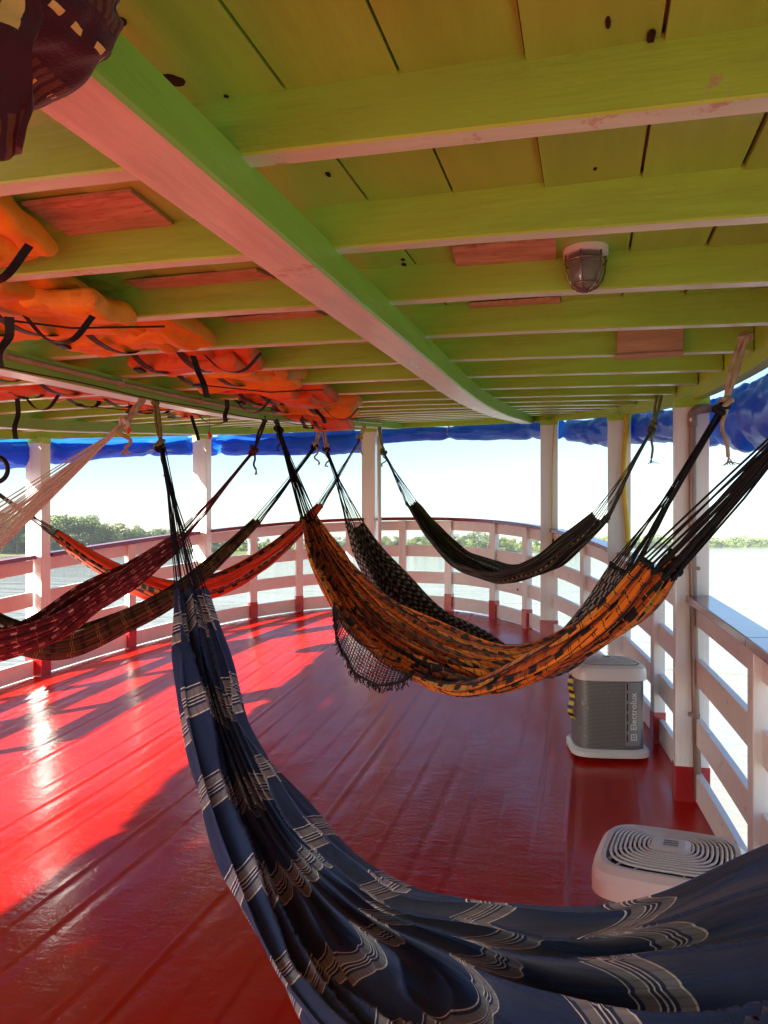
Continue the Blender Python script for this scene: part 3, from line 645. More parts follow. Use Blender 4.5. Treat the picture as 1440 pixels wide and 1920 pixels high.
        hook = (hookA, hookB)[ei]
        knot(o, K, M[cmat], .022, seed+ei); 
        if hook is not None:
            hk = np.array(hook, float); rm = M[ropemat]
            knot(o, K + (hk-K)*.12, rm, .02, seed+5+ei)
            up = hk + np.array([0, 0, .05]); sd_ = np.array([.02, 0, 0])
            rope(o, [K, K*.6+hk*.4 + sd_*.4, hk + sd_*.3], rm, ramt); rope(o, [K + [.01, .01, 0], K*.5+hk*.5 - sd_*.6, hk - sd_*.4], rm, ramt*.9)
            knot(o, hk, rm, .016, seed+9+ei); tail(o, K + np.array([.015, -.01, 0]), (.12, .17)[ei], rm, ramt*.8, seed+ei)
    return o, P
def hk(px, dv=0.0, dz=0.0, vg=-2.13):    # hook on the right lower edge of the centre girder in image column px
    a = (px-CX)/F; z = vg/(a*CT-ST); u = z*(CT + a*ST); return np.array([vg+dv, u, float(BB(u, -2.2)) - .08 + dz]), z
def kn(px, py, z): return px2w(px, py, z)

H, z = hk(292); A1 = kn(302, 838, z)
B1 = np.array([.50, .62, ZC+.30])
h1 = hammock('large navy blue hammock with grey and white bands, nearest the camera', A1, B1,
    [(356,1108,.05,.06), (385,1250,.085,.13), (432,1420,.105,.13), (515,1600,.13,.12), (670,1780,.18,.12), (885,1870,.22,.13), (1120,1908,.22,.14), (1400,1860,.20,.15), ('q',.94,-.29,.10,.12)],
    'navy', 'cord_navy', H, B1 + [.0, .02, .24], 31, ncord=20, folds=8, famp=.05, nl=400, nw=520, ropemat='greenrope', roll=26, kph=.9, fine=.14, bshift=.12)
H, z = hk(520); A2 = kn(522, 806, z)
B2 = px2w(1620, 655, 1.72)
h2 = hammock('orange and black plaid hammock with dark lace fringe, centre right', A2, B2,
    [(578,975,.05,.06), (620,1060,.10,.12), (690,1150,.14,.13), (800,1222,.17,.12), (930,1252,.17,.11), (1060,1217,.15,.11), (1170,1137,.12,.11), (1240,1050,.07,.09)],
    'orange_plaid', 'cord_black', H, B2 + [.02, .0, .22], 41, ncord=24, folds=8, famp=.030, nl=300, nw=220, ropemat='blackrope', cr=.0032, bundle=.2, roll=26, kph=.88)
H, z = hk(606); A3 = kn(612, 842, z)
H3B = px2w(1396, 632, 2.72); B3 = px2w(1354, 768, 2.76)
h3 = hammock('black hammock woven with grey and white dashes, behind the orange plaid one', A3, B3,
    [(665,985,.06,.07), (700,1060,.12,.13), (760,1140,.17,.17), (860,1212,.18,.16), (960,1250,.14,.12), (1055,1232,.11,.10), (1122,1160,.08,.08), (1172,1064,.05,.06)],
    'black_weave', 'cord_black', H, H3B, 51, ncord=20, folds=9, famp=.018, ropemat='rope', bundle=.4)
H, z = hk(711); A4 = kn(719, 848, z)
H4B = px2w(1241, 730, 4.5); B4 = px2w(1222, 806, 4.5)
h4 = hammock('dark olive striped hammock hanging alone before the bow railing', A4, B4,
    [(770,945,.05,.06), (810,1000,.08,.10), (870,1053,.11,.11), (950,1076,.12,.11), (1030,1052,.11,.10), (1085,1010,.08,.09), (1128,970,.06,.07)],
    'olive_stripe', 'cord_grey', H, H4B, 61, ncord=16, folds=8, famp=.018, ropemat='greenrope', roll=15)
def leftpt(px, y, vl=-4.75):
    a = (px-CX)/F; z = vl/(a*CT-ST); return cam2w(a*z, y, z)
H, z = hk(497); A5 = kn(474, 848, z-.05); B5 = leftpt(-1000, .52)
h5 = hammock('maroon plaid hammock with pale checks, crossing the left railing', A5, B5,
    [(335,1010,.05,.07), (270,1060,.08,.12), (180,1120,.11,.16), (90,1180,.13,.18), (-20,1212,.14,.19), (-160,1222,.14,.18), (-330,1150,.11,.14), (-500,1060,.06,.07)],
    'maroon_plaid', 'cord_red', H, B5 + [-.02, 0, .2], 71, ncord=18, folds=8, famp=.016, ropemat='blackrope')
H, z = hk(603); A6 = kn(590, 838, z); B6 = leftpt(-520, .58)
h6 = hammock('olive brown plaid hammock hanging behind and below the maroon one', A6, B6,
    [(482,978,.04,.05), (430,1030,.06,.08), (340,1105,.08,.12), (230,1170,.10,.16), (120,1208,.11,.17), (20,1190,.11,.16), (-100,1110,.09,.11), (-190,1040,.05,.06)],
    'olive_plaid', 'cord_black', H, B6 + [-.02, 0, .2], 81, ncord=16, folds=8, famp=.013, ropemat='rope')
H, z = hk(683); A7 = kn(674, 824, z); B7 = leftpt(-95, .66)
h7 = hammock('bright red orange striped hammock with dark squares, farthest left', A7, B7,
    [(600,948,.04,.05), (560,995,.07,.09), (490,1050,.10,.14), (400,1095,.12,.17), (310,1105,.12,.17), (220,1075,.11,.14), (150,1035,.09,.10), (103,1000,.05,.06)],
    'red_orange', 'cord_grey', H, B7 + [-.02, 0, .2], 91, ncord=16, folds=8, famp=.014, ropemat='rope')
H, z = hk(268); A8 = kn(233, 795, z-.05); B8 = leftpt(-1700, .4)
h8 = hammock('hammock at the left edge of the picture showing its fan of cream cords', A8, B8,
    [(-110,1075,.20,.24), (-230,1105,.18,.18), (-380,1120,.15,.13), (-600,1125,.15,.13), (-850,1080,.12,.1), (-1050,990,.07,.08)],
    'maroon_plaid', 'cord_white', H, B8 + [-.02, 0, .25], 101, ncord=34, folds=7, famp=.015, cr=.0028, bundle=.06, ramt=.012)
# lace fringe under the near edge of the orange hammock
def lace(o, P, c0, c1, cut, drop):
    n = P.shape[0]; i0, i1 = int(c0*n), int(c1*n); rows = 9; cols = 58
    base = P[np.linspace(i0, i1, cols).astype(int), cut]; mb = MB(); G = []
    for j in range(rows+1):
        t = j/rows; prof = np.sin(np.linspace(0, 1, cols)*np.pi)**.6
        q = base.copy(); q[:, 2] -= drop*t*prof; q[:, 0] -= .05*t*prof; q[:, 1] += .012*np.sin(np.linspace(0, 22, cols))*t; G.append(q)
    G = np.array(G)
    for j in range(1, rows+1): mb.tube(G[j], .0022 if j < rows else .007, 4)
    for k in range(cols): mb.tube(G[:, k], .0018, 4)
    lc = tag(obj('lace_net', mb, M['cord_black'], o), kind='stuff'); fr = MB(); rg = np.random.default_rng(4)
    for k in range(cols*2):
        b = G[-1, min(k//2, cols-1)] + rg.normal(size=3)*.004; fr.tube([b, b+[rg.normal()*.005, rg.normal()*.005, -.014], b+[rg.normal()*.009, rg.normal()*.009, -.03]], .0022, 4)
    tag(obj('tassel_fringe', fr, M['cord_black'], o), kind='stuff')
lace(h2[0], h2[1], .28, .58, -1, .13)

# ------------------------------------------------------------------ hammock rolled up round the near girder
def rolled():
    o = thing('rolled_hammock', 'dark maroon hammock with yellow dashes bundled round the beam, top left corner', 'hammock', (-.66, .66, ZC+.5))
    n, m = 60, 120; f1 = fnoise(10, 201, 5); f2 = fnoise(20, 202, 12); u = np.linspace(-1, 1, n); A_ = np.linspace(0, 2*np.pi, m, endpoint=False)
    P = np.zeros((n, m, 3)); UV = np.zeros((n, m, 2))
    for i in range(n):
        r = (1-abs(u[i])**3.2)**.45 + .02
        w_ = 1 + .10*f1(np.full(m, u[i]*.7), np.cos(A_)*.5) + .045*f2(np.full(m, u[i]*.9), np.sin(A_)) + .06*np.abs(np.sin(A_*3.5+u[i]*2))
        P[i, :, 0] = -.650 + .150*r*w_*np.cos(A_); P[i, :, 1] = .655 + .17*u[i]; P[i, :, 2] = ZC + .606 + .10*r*w_*np.sin(A_)
        UV[i, :, 0] = A_*.12; UV[i, :, 1] = u[i]*.17 + .5
    obj('cloth', MB().grid(P, UV[..., ::-1], closed_v=True), M['maroon_dark'], o, True)
    k, q = 70, 50; P = np.zeros((k, q, 3)); UV = np.zeros((k, q, 2)); g = fnoise(10, 210, 4)
    for i in range(k):
        t = i/(k-1)
        for j in range(q):
            s = j/(q-1); x = -.48 + .163*s*(1-.18*t*t) ; y = .51 - (.20*(1-.35*s*s))*t
            zc = .70 + .022*np.sin(s*13+t*2)*(.4+t) + .01*g(s*2, t*2)
            P[i, j] = cam2w(x, y, zc); UV[i, j] = (s*.2+.02, t*.03+.3)
    c = obj('hanging_end', MB().grid(P, UV), M['maroon_dark'], o, True, recalc=False); c.modifiers.new('thick', 'SOLIDIFY').thickness = .006
rolled()

# ------------------------------------------------------------------ life jackets stowed under the ceiling
def pillow(c, size, ax, seed, mb=None, pinch=12.0):
    mb = mb or MB(); n = 34; f = fnoise(8, seed, 2.0, 2); g = np.tanh(np.linspace(-2.2, 2.2, n)); g /= g[-1]
    X, Y = np.meshgrid(g, g, indexing='ij'); rg = random.Random(seed); cr = rg.uniform(-.35, .35)
    th = ((1-np.abs(X)**pinch)*(1-np.abs(Y)**pinch))**.35
    th = th*(1 - .30*np.exp(-((X-cr)/.05)**2)) ; bend = -.05*np.abs(X-cr)*rg.choice((0, 1, 1.6))
    ed = .97 + .05*(X*X*Y*Y) + .012*f(X*2, Y*2); g2 = fnoise(18, seed+3, 6, 2)
    for sgn in (1, -1):
        Z = sgn*th*(1+.07*f(X*1.2+sgn, Y*1.2) - .05*np.abs(g2(X, Y*.7)))*size[2]/2 + bend*size[0]*.5 + .006*f(X*2, Y*2)
        P = np.stack([X*ed*size[0]/2, Y*ed*size[1]/2, Z], -1) @ np.array(ax) + np.array(c)
        mb.grid(P if sgn > 0 else P[::-1])
    return mb
def rotm(rx, ry, rz):
    return np.array(Matrix.Rotation(rz, 3, 'Z') @ Matrix.Rotation(ry, 3, 'Y') @ Matrix.Rotation(rx, 3, 'X')).T
def strip(mb, pts, side, wdt, th=.002):
    pts = np.array(pts, float); sd_ = np.array(side, float)*wdt/2; z = np.array([0, 0, th])
    t = np.gradient(pts, axis=0); nn = np.cross(t, np.tile(side, (len(pts), 1))); nn /= np.linalg.norm(nn, axis=1)[:, None]+1e-9
    P = np.stack([pts-sd_, pts+sd_, pts+sd_+nn*th, pts-sd_+nn*th], 1); mb.grid(P, closed_v=True); return mb
def jacket(v, u, label, mat, seed, ln=.62, tilt=0.0, dz=0.0, rz=0.0, tails=1, whistle=None):
    rg = random.Random(seed); zb = float(BB(u, v)) + .045 + dz; c = np.array([v, u, zb])
    o = thing('life_jacket', label, 'life jacket', (v, u, zb-.05), 'life jackets tucked under the ceiling')
    ax = rotm(rg.uniform(-.12, .12), tilt, rz); ra = lambda: rotm(rg.uniform(-.25, .25), tilt+rg.uniform(-.14, .14), rz+rg.uniform(-.22, .22))
    ex, ey, ez = ax[0], ax[1], ax[2]
    obj('front_panel', pillow(c - ey*.085 - ex*.04 - ez*rg.uniform(-.01, .025), (ln*rg.uniform(.85, 1.05), .24, .085), ra(), seed), M[mat], o, True)
    obj('front_panel', pillow(c + ey*.085 + ex*.05 - ez*rg.uniform(-.01, .03), (ln*rg.uniform(.8, 1.0), .23, .08), ra(), seed+1), M[mat], o, True)
    obj('back_panel', pillow(c + ez*.045, (ln*1.02, .38, .06), ax, seed+4), M[mat], o, True)
    obj('collar', pillow(c + ex*(ln*.47) - ez*.012, (.22, .28, .07), ra(), seed+2), M[mat], o, True)
    for ch in o.children: ch.data.set_sharp_from_angle(angle=R(30))
    for k, q in enumerate((rg.uniform(-.36, -.18), rg.uniform(0, .2))):
        an = np.linspace(0, 2*np.pi, 26, endpoint=False)
        ring = [c + ex*(q*ln) + ey*math.cos(a)*.205 + ez*math.sin(a)*.083*(1 if math.sin(a) < 0 else .8) for a in an]
        mb = MB(); pr = np.array(ring + [ring[0]]); strip(mb, pr, ex, .03, .003); obj('belt', mb, M['strap'], o)
    for k in range(1 if (tails == 2 and seed % 2) or seed % 3 == 0 else 0):
        p0 = c + ex*rg.uniform(-.3, .2) + ey*rg.uniform(-.15, .1) - ez*.075; L_ = rg.uniform(.10, .22); sw = rg.uniform(-.06, .06)
        mb = MB(); pts = catmull([p0, p0+[sw*.3, .01, -L_*.35], p0+[sw, -.01, -L_*.75], p0+[sw*1.1, .0, -L_]], 12); strip(mb, pts, (.8, .6, 0), .025, .002); obj('strap_end', mb, M['strap'], o)
        p1 = p0 + np.array(ex)*.05; p2 = p1 + np.array(ex)*rg.uniform(.18, .3)
        mb = MB(); pts = catmull([p1, p1*.7+p2*.3+[0, 0, -.06], p1*.3+p2*.7+[0, 0, -.065], p2], 16); strip(mb, pts, (0, 1, 0), .025, .002); obj('loose_loop', mb, M['strap'], o)
    wz = float(BB(u, v)) - .05
    if seed % 3 == 1: obj('holding_wire', MB().tube([(v+.42, u+.20, wz+.02), (v+.2, u+.05, wz-.01), (v-.08, u-.16, wz+.0)], .0032, 6), M['blackrope'], o, True)
    mb = MB(); bx = c - ez*.086 - ex*(.28*ln); mb.box(bx, (.035, .05, .012), ax=ax); obj('buckle', mb, M['strap'], o, bevel=.003)
    if whistle is not None:
        p0 = c + ex*whistle - ez*.06; e = p0 + [0, 0, -.14]
        obj('lanyard', MB().tube([p0, p0*.5+e*.5+[.003, 0, 0], e], .0016, 5), M['strap'], o)
        mb = MB().tube([e, e+[0, 0, -.02], e+[0, 0, -.05]], [.008, .011, .010], 8); mb.tube([e+[0, 0, -.028], e+[.02, 0, -.03]], .008, 6); obj('whistle', mb, M['redplastic'], o, True)
    return o
bay = lambda i: 1.17 + .487*i + .266
JK = [(-1.58, 0, 'orange', 'orange life jacket at the upper left edge, nearest the camera', .55, 0, 0),
      (-1.69, 1, 'orange', 'large orange life jacket with a long black belt, left of the plywood patch', .55, .06, 2),
      (-1.69, 2, 'orange', 'orange life jacket with a stitched rounded end, third from the camera', .55, .10, 2),
      (-1.69, 3, 'redor', 'red orange life jacket with a knotted black strap above the beige rope', .55, .02, 2),
      (-1.69, 4, 'orange', 'orange life jacket with a black loop, fifth along the row', .55, .04, 2),
      (-1.69, 5, 'redor', 'bright red life jacket, sixth along the row by the centre girder', .55, .05, 2),
      (-1.69, 6, 'orange', 'orange life jacket with a tied black strap, seventh along the row', .55, .08, 2),
      (-1.93, 8, 'redor', 'faded salmon life jacket drooping lowest at the far end of the row', .30, .10, 1),
      (-2.70, 3, 'orange', 'orange life jacket left of the centre girder, nearest on that side', .55, -.04, 2),
      (-2.70, 4, 'redor', 'red orange life jacket left of the centre girder, second on that side', .55, -.03, 1),
      (-2.70, 5, 'redor', 'red life jacket left of the centre girder with a hanging red whistle', .55, .03, 1),
      (-2.70, 6, 'orange', 'orange life jacket left of the centre girder above the blue tarpaulin', .55, .0, 1),
      (-2.70, 7, 'orange', 'orange life jacket left of the centre girder, farthest on that side', .55, .0, 1)]
for k, (v, i, mt, lab, ln, tl, ta) in enumerate(JK):
    jacket(v, bay(i), lab, mt, 300+k*7, ln, tl, {1: -.03, 5: -.02, 6: -.03, 7: -.09}.get(k, .015), random.uniform(-.08, .08), ta, (.15 if k in (10, 12) else None))
# thin rods that hold the jackets up under the beams
for k, v in enumerate((-1.95,)):
    us = np.linspace(.6, 6.4, 30); P = [(v + .02*math.sin(u*2+k), u, float(BB(u, v)) - .105 - .004*math.sin(u*6.45)) for u in us]
    tag(obj('cord_line', MB().tube(P, .003, 6), M['blackrope'], None, True), 'thin black cord strung under the life jackets beside the centre girder', 'cord')
# conduit clipped to the side of the centre girder
def conduit():
    us = np.linspace(.5, 7.8, 40); o = thing('conduit', 'tan plastic conduit clipped along the side of the centre girder', 'conduit', (-2.1, 2.5, float(BB(2.5, -2.1))-.03))
    obj('pipe', MB().tube([(-2.112, u, float(BB(u, -2.2))-.028) for u in us], .011, 8), M['conduit'], o, True)
    for u in np.arange(.9, 7.6, .75): obj('clip', MB().box((-2.115, u, float(BB(u, -2.2))-.028), (.034, .018, .032)), M['conduit'], o, bevel=.004)
conduit()

# ------------------------------------------------------------------ caged ceiling lamp
def lamp():
    p = px_ceil(1098, 468, .095); c = np.array(p); o = thing('bulkhead_lamp', 'unlit glass bulkhead lamp in a rusty wire cage on the ceiling', 'lamp', tuple(c))
    r = .05; prof = [(r*1.0, 0), (r*1.0, -.02), (r*.97, -.045), (r*.82, -.07), (r*.55, -.088), (r*.2, -.096), (.001, -.097)]
    an = np.linspace(0, 2*np.pi, 24, endpoint=False)
    ring = lambda k: [[(c[0]+q*k*math.cos(a), c[1]+q*k*math.sin(a), c[2]+z-.012) for a in an] for q, z in prof]
    m, t, b = newmat('frosted_glass'); b.inputs['Base Color'].default_value = (.9,.9,.88,1); b.inputs['Roughness'].default_value = .08; b.inputs['Transmission Weight'].default_value = .85; b.inputs['IOR'].default_value = 1.3
    obj('glass_dome', MB().grid(ring(.9), closed_v=True), m, o, True)
    obj('base', MB().tube([c+[0,0,.004], c+[0,0,-.016]], .058, 24), M['acwhite'], o)
    pw = [(q*1.06, z-.014) for q, z in prof]
    for k in range(6):
        a = k*np.pi/3+.3; obj('cage_wire', MB().tube([(c[0]+q*math.cos(a), c[1]+q*math.sin(a), c[2]+z) for q, z in pw], .0024, 5), M['steel'], o, True)
    for q, z in ((r*1.07, -.035), (r*.72, -.095)):
        obj('cage_ring', MB().tube([(c[0]+q*math.cos(a), c[1]+q*math.sin(a), c[2]+z) for a in an], .0024, 5, closed=True), M['steel'], o, True)
lamp()
# bare timber block nailed on the beam end by the pipe
b0 = px2w(1243, 668, 3.05); b1 = px2w(1338, 705, 3.05)
uu = 1.17+.487*4; za = float(BB(uu, .3))
def wood_block():
    v0 = -.02; v1 = .22; mb = MB().box(((v0+v1)/2+.12, uu-.0185, za+.045), (v1-v0, .033, .10)); mb.box(((v0+v1)/2+.115, uu-.02, za-.012), (v1-v0+.01, .05, .012))
    tag(obj('timber_block', mb, M['bare'], None, bevel=.003), 'unpainted timber block nailed to a beam end beside the pipe', 'timber block')
wood_block()
# brown drain pipe on the near right post
def drain():
    s, p, z0, z1 = POSTS[1303]; x = p[0]-.01; y = p[1]-.085
    o = thing('drain_pipe', 'brown plastic drain pipe running down the thick right post', 'pipe', (x, y, z0))
    an = np.linspace(0, np.pi/2, 8); ze = z1 - .10
    path = [(x+.015, y, z0+.02), (x, y+.0, z0+.6), (x-.012, y+.004, z0+1.3), (x-.012, y+.004, ze)] + [(x-.012+.04*(1-math.cos(a)), y+.004, ze+.04*math.sin(a)) for a in an[1:]] + [(x+.30, y+.004, ze+.045)]
    obj('pipe', MB().tube(path, .019, 12), M['pipe'], o, True)
    obj('elbow', MB().tube([(x-.012, y+.004, ze-.05)] + [(x-.012+.04*(1-math.cos(a)), y+.004, ze+.04*math.sin(a)) for a in an] + [(x+.08, y+.004, ze+.041)], .024, 12), M['pipe'], o, True)
    for q in (.45, 1.2): obj('clip', MB().box((x-.004, y+.012, z0+q), (.055, .05, .018)), M['pipe'], o, bevel=.003)
drain()
def hose(px, dx, r, label, name, z_hi, z_lo, wob):
    s, p, z0, z1 = POSTS[px]; x = p[0]+dx; y = p[1]-.075-r
    path = catmull([(x+.02, y+.04, z1+.03), (x+.01, y, z1-.06), (x-.01, y, z0+z_hi), (x+wob, y, z0+(z_hi+z_lo)/2), (x, y, z0+z_lo)], 40)
    o = thing(name, label, 'hose' if r > .01 else 'cable', tuple(path[-1])); obj('tubing', MB().tube(path, r, 8), M['yellow'], o, True)
    e = path[-1]; obj('taped_end', MB().tube([e+[0,0,.10], e+[0,0,.02], e+[.003,0,-.04]], r*1.6, 8), M['strap'], o, True)
hose(1166, .02, .02, 'thick yellow hose hanging down the white post right of the bow', 'hose', 1.6, .62, .02)
hose(1034, .02, .007, 'thin yellow cable taped down a white post near the bow', 'cable', 1.5, .86, -.012)
def pole():
    s, p, z0, z1 = POSTS[696]; o = thing('pole', 'thin white pole standing right beside the middle bow post', 'pole', (p[0]+.12, p[1]-.1, z0))
    obj('pipe', MB().tube([(p[0]+.135, p[1]-.1, z0+.002), (p[0]+.125, p[1]-.1, z1+.02)], .024, 12), M['wpipe'], o, True)
    obj('socket', MB().tube([(p[0]+.125, p[1]-.1, z1-.1), (p[0]+.125, p[1]-.1, z1+.03)], .031, 12), M['wpipe'], o, True)
pole()
# black rubber loop hanging at the left edge
lp = px2w(-12, 800, 4.0); an = np.linspace(-1.4, 1.5, 22)
lo_ = thing('rubber_loop', 'curved black rubber loop hanging at the far left edge', 'loop', tuple(lp))
cl_ = px2w(-10, 880, 4.0)
obj('ring', MB().tube([cl_ + np.array([math.cos(a)*.068*CT, math.cos(a)*.068*ST, math.sin(a)*.068]) for a in an], .012, 10), M['strap'], lo_, True)
obj('cord', MB().tube([cl_ + np.array([0, 0, .066]), (cl_[0]-.02, cl_[1], float(BB(cl_[1], cl_[0]))-.0)], .006, 6), M['blackrope'], lo_, True)

# ------------------------------------------------------------------ air-conditioning condensers
def sq(a, b, n=64, p=4.0):
    t = np.linspace(0, 2*np.pi, n, endpoint=False); c, s = np.cos(t), np.sin(t)
    return np.stack([a*np.sign(c)*np.abs(c)**(2/p), b*np.sign(s)*np.abs(s)**(2/p)], 1)
def mesh_mat():
    m, t, b = newmat('perforated_steel'); L = t.links.new
    uv = N(t, 'ShaderNodeUVMap'); mp = N(t, 'ShaderNodeMapping'); mp.inputs['Scale'].default_value = (70, 70, 1); L(uv.outputs[0], mp.inputs[0])
    br = N(t, 'ShaderNodeTexBrick'); br.inputs['Scale'].default_value = 1.0; br.inputs['Mortar Size'].default_value = .16; br.inputs['Brick Width'].default_value = 1.0; br.inputs['Row Height'].default_value = .55
    br.inputs['Color1'].default_value = br.inputs['Color2'].default_value = (.035,.033,.03,1); br.inputs['Mortar'].default_value = (.24,.23,.21,1); L(mp.outputs[0], br.inputs['Vector'])
    tc = N(t, 'ShaderNodeTexCoord'); nz = N(t, 'ShaderNodeTexNoise', i_Scale=11.0, i_Detail=7.0, i_Roughness=.75); L(tc.outputs['Object'], nz.inputs['Vector'])
    r = ramp(t, [(.62, (0,0,0)), (.72, (1,1,1))]); L(nz.outputs[0], r.inputs[0])
    mx = N(t, 'ShaderNodeMix', data_type='RGBA'); L(r.outputs[0], mx.inputs[0]); L(br.outputs[0], mx.inputs[6]); mx.inputs[7].default_value = (.6,.58,.54,1)
    L(mx.outputs[2], b.inputs['Base Color']); b.inputs['Roughness'].default_value = .5; b.inputs['Metallic'].default_value = .15
    bp = N(t, 'ShaderNodeBump'); bp.inputs['Distance'].default_value = .003; L(br.outputs['Fac'], bp.inputs['Height']); L(bp.outputs[0], b.inputs['Normal'])
    return m
M['acmesh'] = mesh_mat()
def textmesh(body, size):
    cu = bpy.data.curves.new('lettering', 'FONT'); cu.body = body; cu.size = size; cu.extrude = .0008; cu.align_x = 'LEFT'; cu.align_y = 'CENTER'; cu.resolution_u = 3; cu.offset = size*.012
    ob = bpy.data.objects.new('tmp', cu); sc.collection.objects.link(ob); dg = bpy.context.evaluated_depsgraph_get()
    me = bpy.data.meshes.new_from_object(ob.evaluated_get(dg)); bpy.data.objects.remove(ob); return me
def condenser(loc, rz, label, tape=False):
    o = thing('condenser_unit', label, 'air conditioner', loc, 'air conditioner condensers by the right railing'); o.rotation_euler.z = rz
    def ringz(a, b, z, p=4.5): q = sq(a, b, 72, p); return np.concatenate([q, np.full((72, 1), z)], 1)
    def stack(name, rs, mat, uv=False, par=o, caps=True):
        G = np.array([ringz(*r) for r in rs]); UV = None
        if uv:
            l = np.concatenate([[0], np.cumsum(np.linalg.norm(np.diff(G[0], axis=0), axis=1))]); UV = np.stack([np.tile(l, (len(rs), 1)), G[..., 2]], -1)
        mb = MB().grid(G, UV, closed_v=True)
        if caps:
            mb.f.append(tuple(range(72))); mb.mi.append(0); mb.f.append(tuple(mb.n-1-i for i in range(72))); mb.mi.append(0)
        return obj(name, mb, mat, par, local=True, bevel=0)
    a = .198; Hh = .55
    stack('base', [(a+.012, a+.012, 0), (a+.03, a+.03, .006), (a+.03, a+.03, .035), (a+.012, a+.012, .05)], M['acwhite'])
    stack('body', [(a, a, .045), (a, a, Hh-.085)], M['acmesh'], uv=True)
    stack('lid', [(a+.004, a+.004, Hh-.10), (a+.016, a+.016, Hh-.095), (a+.016, a+.016, Hh-.05), (a+.010, a+.010, Hh-.025), (a-.008, a-.008, Hh-.008), (a-.022, a-.022, Hh-.008), (a-.026, a-.026, Hh-.06), (.01, .01, Hh-.062)], M['acwhite'], caps=False)
    stack('fan_well', [(a-.028, a-.028, Hh-.058), (.02, .02, Hh-.056)], M['acdark'])
    for k in range(9):
        q = .062 + k*(a-.026-.062)/8.6; G = ringz(q, q, Hh-.004+.012*(1-(k/8)**2), 2.7+.12*k)
        obj('grille_ring', MB().tube(G, .0042, 6, closed=True), M['acwhite'], o, True, local=True)
    for k in range(16):
        t = k*np.pi/8 + .1; e = sq(1, 1, 720, 3.6)[int((t % 6.283)/6.283*720) % 720]
        obj('grille_rib', MB().tube([(e[0]*.06, e[1]*.06, Hh+.001), (e[0]*(a-.022), e[1]*(a-.022), Hh-.012)], .0026, 5), M['acwhite'], o, local=True)
    stack('hub_cap', [(.052, .052, Hh-.02), (.058, .058, Hh+.002), (.055, .055, Hh+.011), (.04, .04, Hh+.016), (.001, .001, Hh+.016)], M['acwhite'], caps=False)
    em = MB()
    for x0, y0, x1, y1 in ((-.02, -.02, .02, -.016), (-.02, .016, .02, .02), (-.02, -.016, -.016, .016), (.016, -.016, .02, .016)): em.box(((x0+x1)/2, (y0+y1)/2, Hh+.0175), (x1-x0, y1-y0, .002))
    em.box((0, 0, Hh+.0175), (.003, .031, .002)); em.box((-.008, 0, Hh+.0172), (.015, .003, .002)); em.box((.008, 0, Hh+.0172), (.015, .003, .002))
    obj('emblem', em, M['acgrey'], o, local=True)
    # grey name panel on the right of the front face
    px0, px1 = .072, .166; mb = MB(); zz = (.075, Hh-.105); pts = []
    for x in np.linspace(px0, px1, 7):
        y = -a*(1-min(1, abs(x)/a)**4.5)**(1/4.5); pts.append((x, y-.006))
    G = np.array([[(x, y, z) for x, y in pts] for z in zz]); B_ = np.array([[(x, y+.014, z) for x, y in pts] for z in zz])
    mb.grid(G); mb.grid(B_[::-1]); mb.grid([np.concatenate([G[0], G[1][::-1]]), np.concatenate([B_[0], B_[1][::-1]])], closed_v=True)
    pn = obj('name_panel', mb, M['acgrey'], o, local=True)
    for z in np.arange(.10, Hh-.13, .06): obj('panel_slot', MB().box((px0+.012, -a-.0065, z+.02), (.006, .004, .042)), M['acdark'], o, local=True)
    me = textmesh('Electrolux', .053); me.materials.append(M['acprint'])
    tx = bpy.data.objects.new('lettering', me); sc.collection.objects.link(tx); tx.parent = o
    xc = (px0+px1)/2 + .002; yc = -a*(1-(xc/a)**4.5)**(1/4.5) - .0095
    sl = math.atan2(pts[5][1]-pts[2][1], pts[5][0]-pts[2][0])
    tx.matrix_local = Matrix.Translation((xc, yc, .165)) @ Matrix.Rotation(sl, 4, 'Z') @ Matrix.Rotation(R(90), 4, 'X') @ Matrix.Rotation(R(90), 4, 'Z')
    lm = MB(); q = .019
    for x0, y0, x1, y1 in ((-q, -q, q, -q+.005), (-q, q-.005, q, q), (-q, -q+.005, -q+.005, q-.005), (q-.005, -q+.005, q, q-.005)): lm.box(((x0+x1)/2, (y0+y1)/2, 0), (x1-x0, y1-y0, .0016))
    for sx_ in (-1, 1): lm.add([(0, 0, .0008), (sx_*.013, .004, .0008), (sx_*.013, -.004, .0008)], [(0, 1, 2)]); lm.add([(0, 0, .0008), (.004, sx_*.013, .0008), (-.004, sx_*.013, .0008)], [(0, 1, 2)])
    lg = obj('panel_emblem', lm, M['acprint'], o, local=True)
    lg.matrix_local = Matrix.Translation((xc, yc, .125)) @ Matrix.Rotation(sl, 4, 'Z') @ Matrix.Rotation(R(90), 4, 'X')
    if tape:
        m, t, b = newmat('hazard_tape'); L = t.links.new; tc = N(t, 'ShaderNodeTexCoord'); wv = N(t, 'ShaderNodeTexWave', i_Scale=7.0); wv.bands_direction = 'Z'; L(tc.outputs['Object'], wv.inputs[0])
        rp = ramp(t, [(0, (.01,.01,.01)), (.45, (.75,.55,.02))], 'CONSTANT'); L(wv.outputs[0], rp.inputs[0]); L(rp.outputs[0], b.inputs['Base Color']); b.inputs['Roughness'].default_value = .35
        pt = catmull([(-a-.012, -.05, .47), (-a-.03, -.07, .40), (-a-.014, -.06, .33), (-a-.032, -.08, .25), (-a-.012, -.07, .2)], 24); mb = MB(); strip(mb, pt, (.5, -.86, 0), .05, .001); obj('hazard_tape', mb, m, o, local=True)
    return o
c1 = px2w(1137, 1400, 4.72)
condenser((c1[0], c1[1], float(D(c1[1]))+.004), TH + R(-6), 'complete white condenser with grey mesh sides and name panel, by the far right post', True)
c2 = px2w(1258, 1700, 2.28)
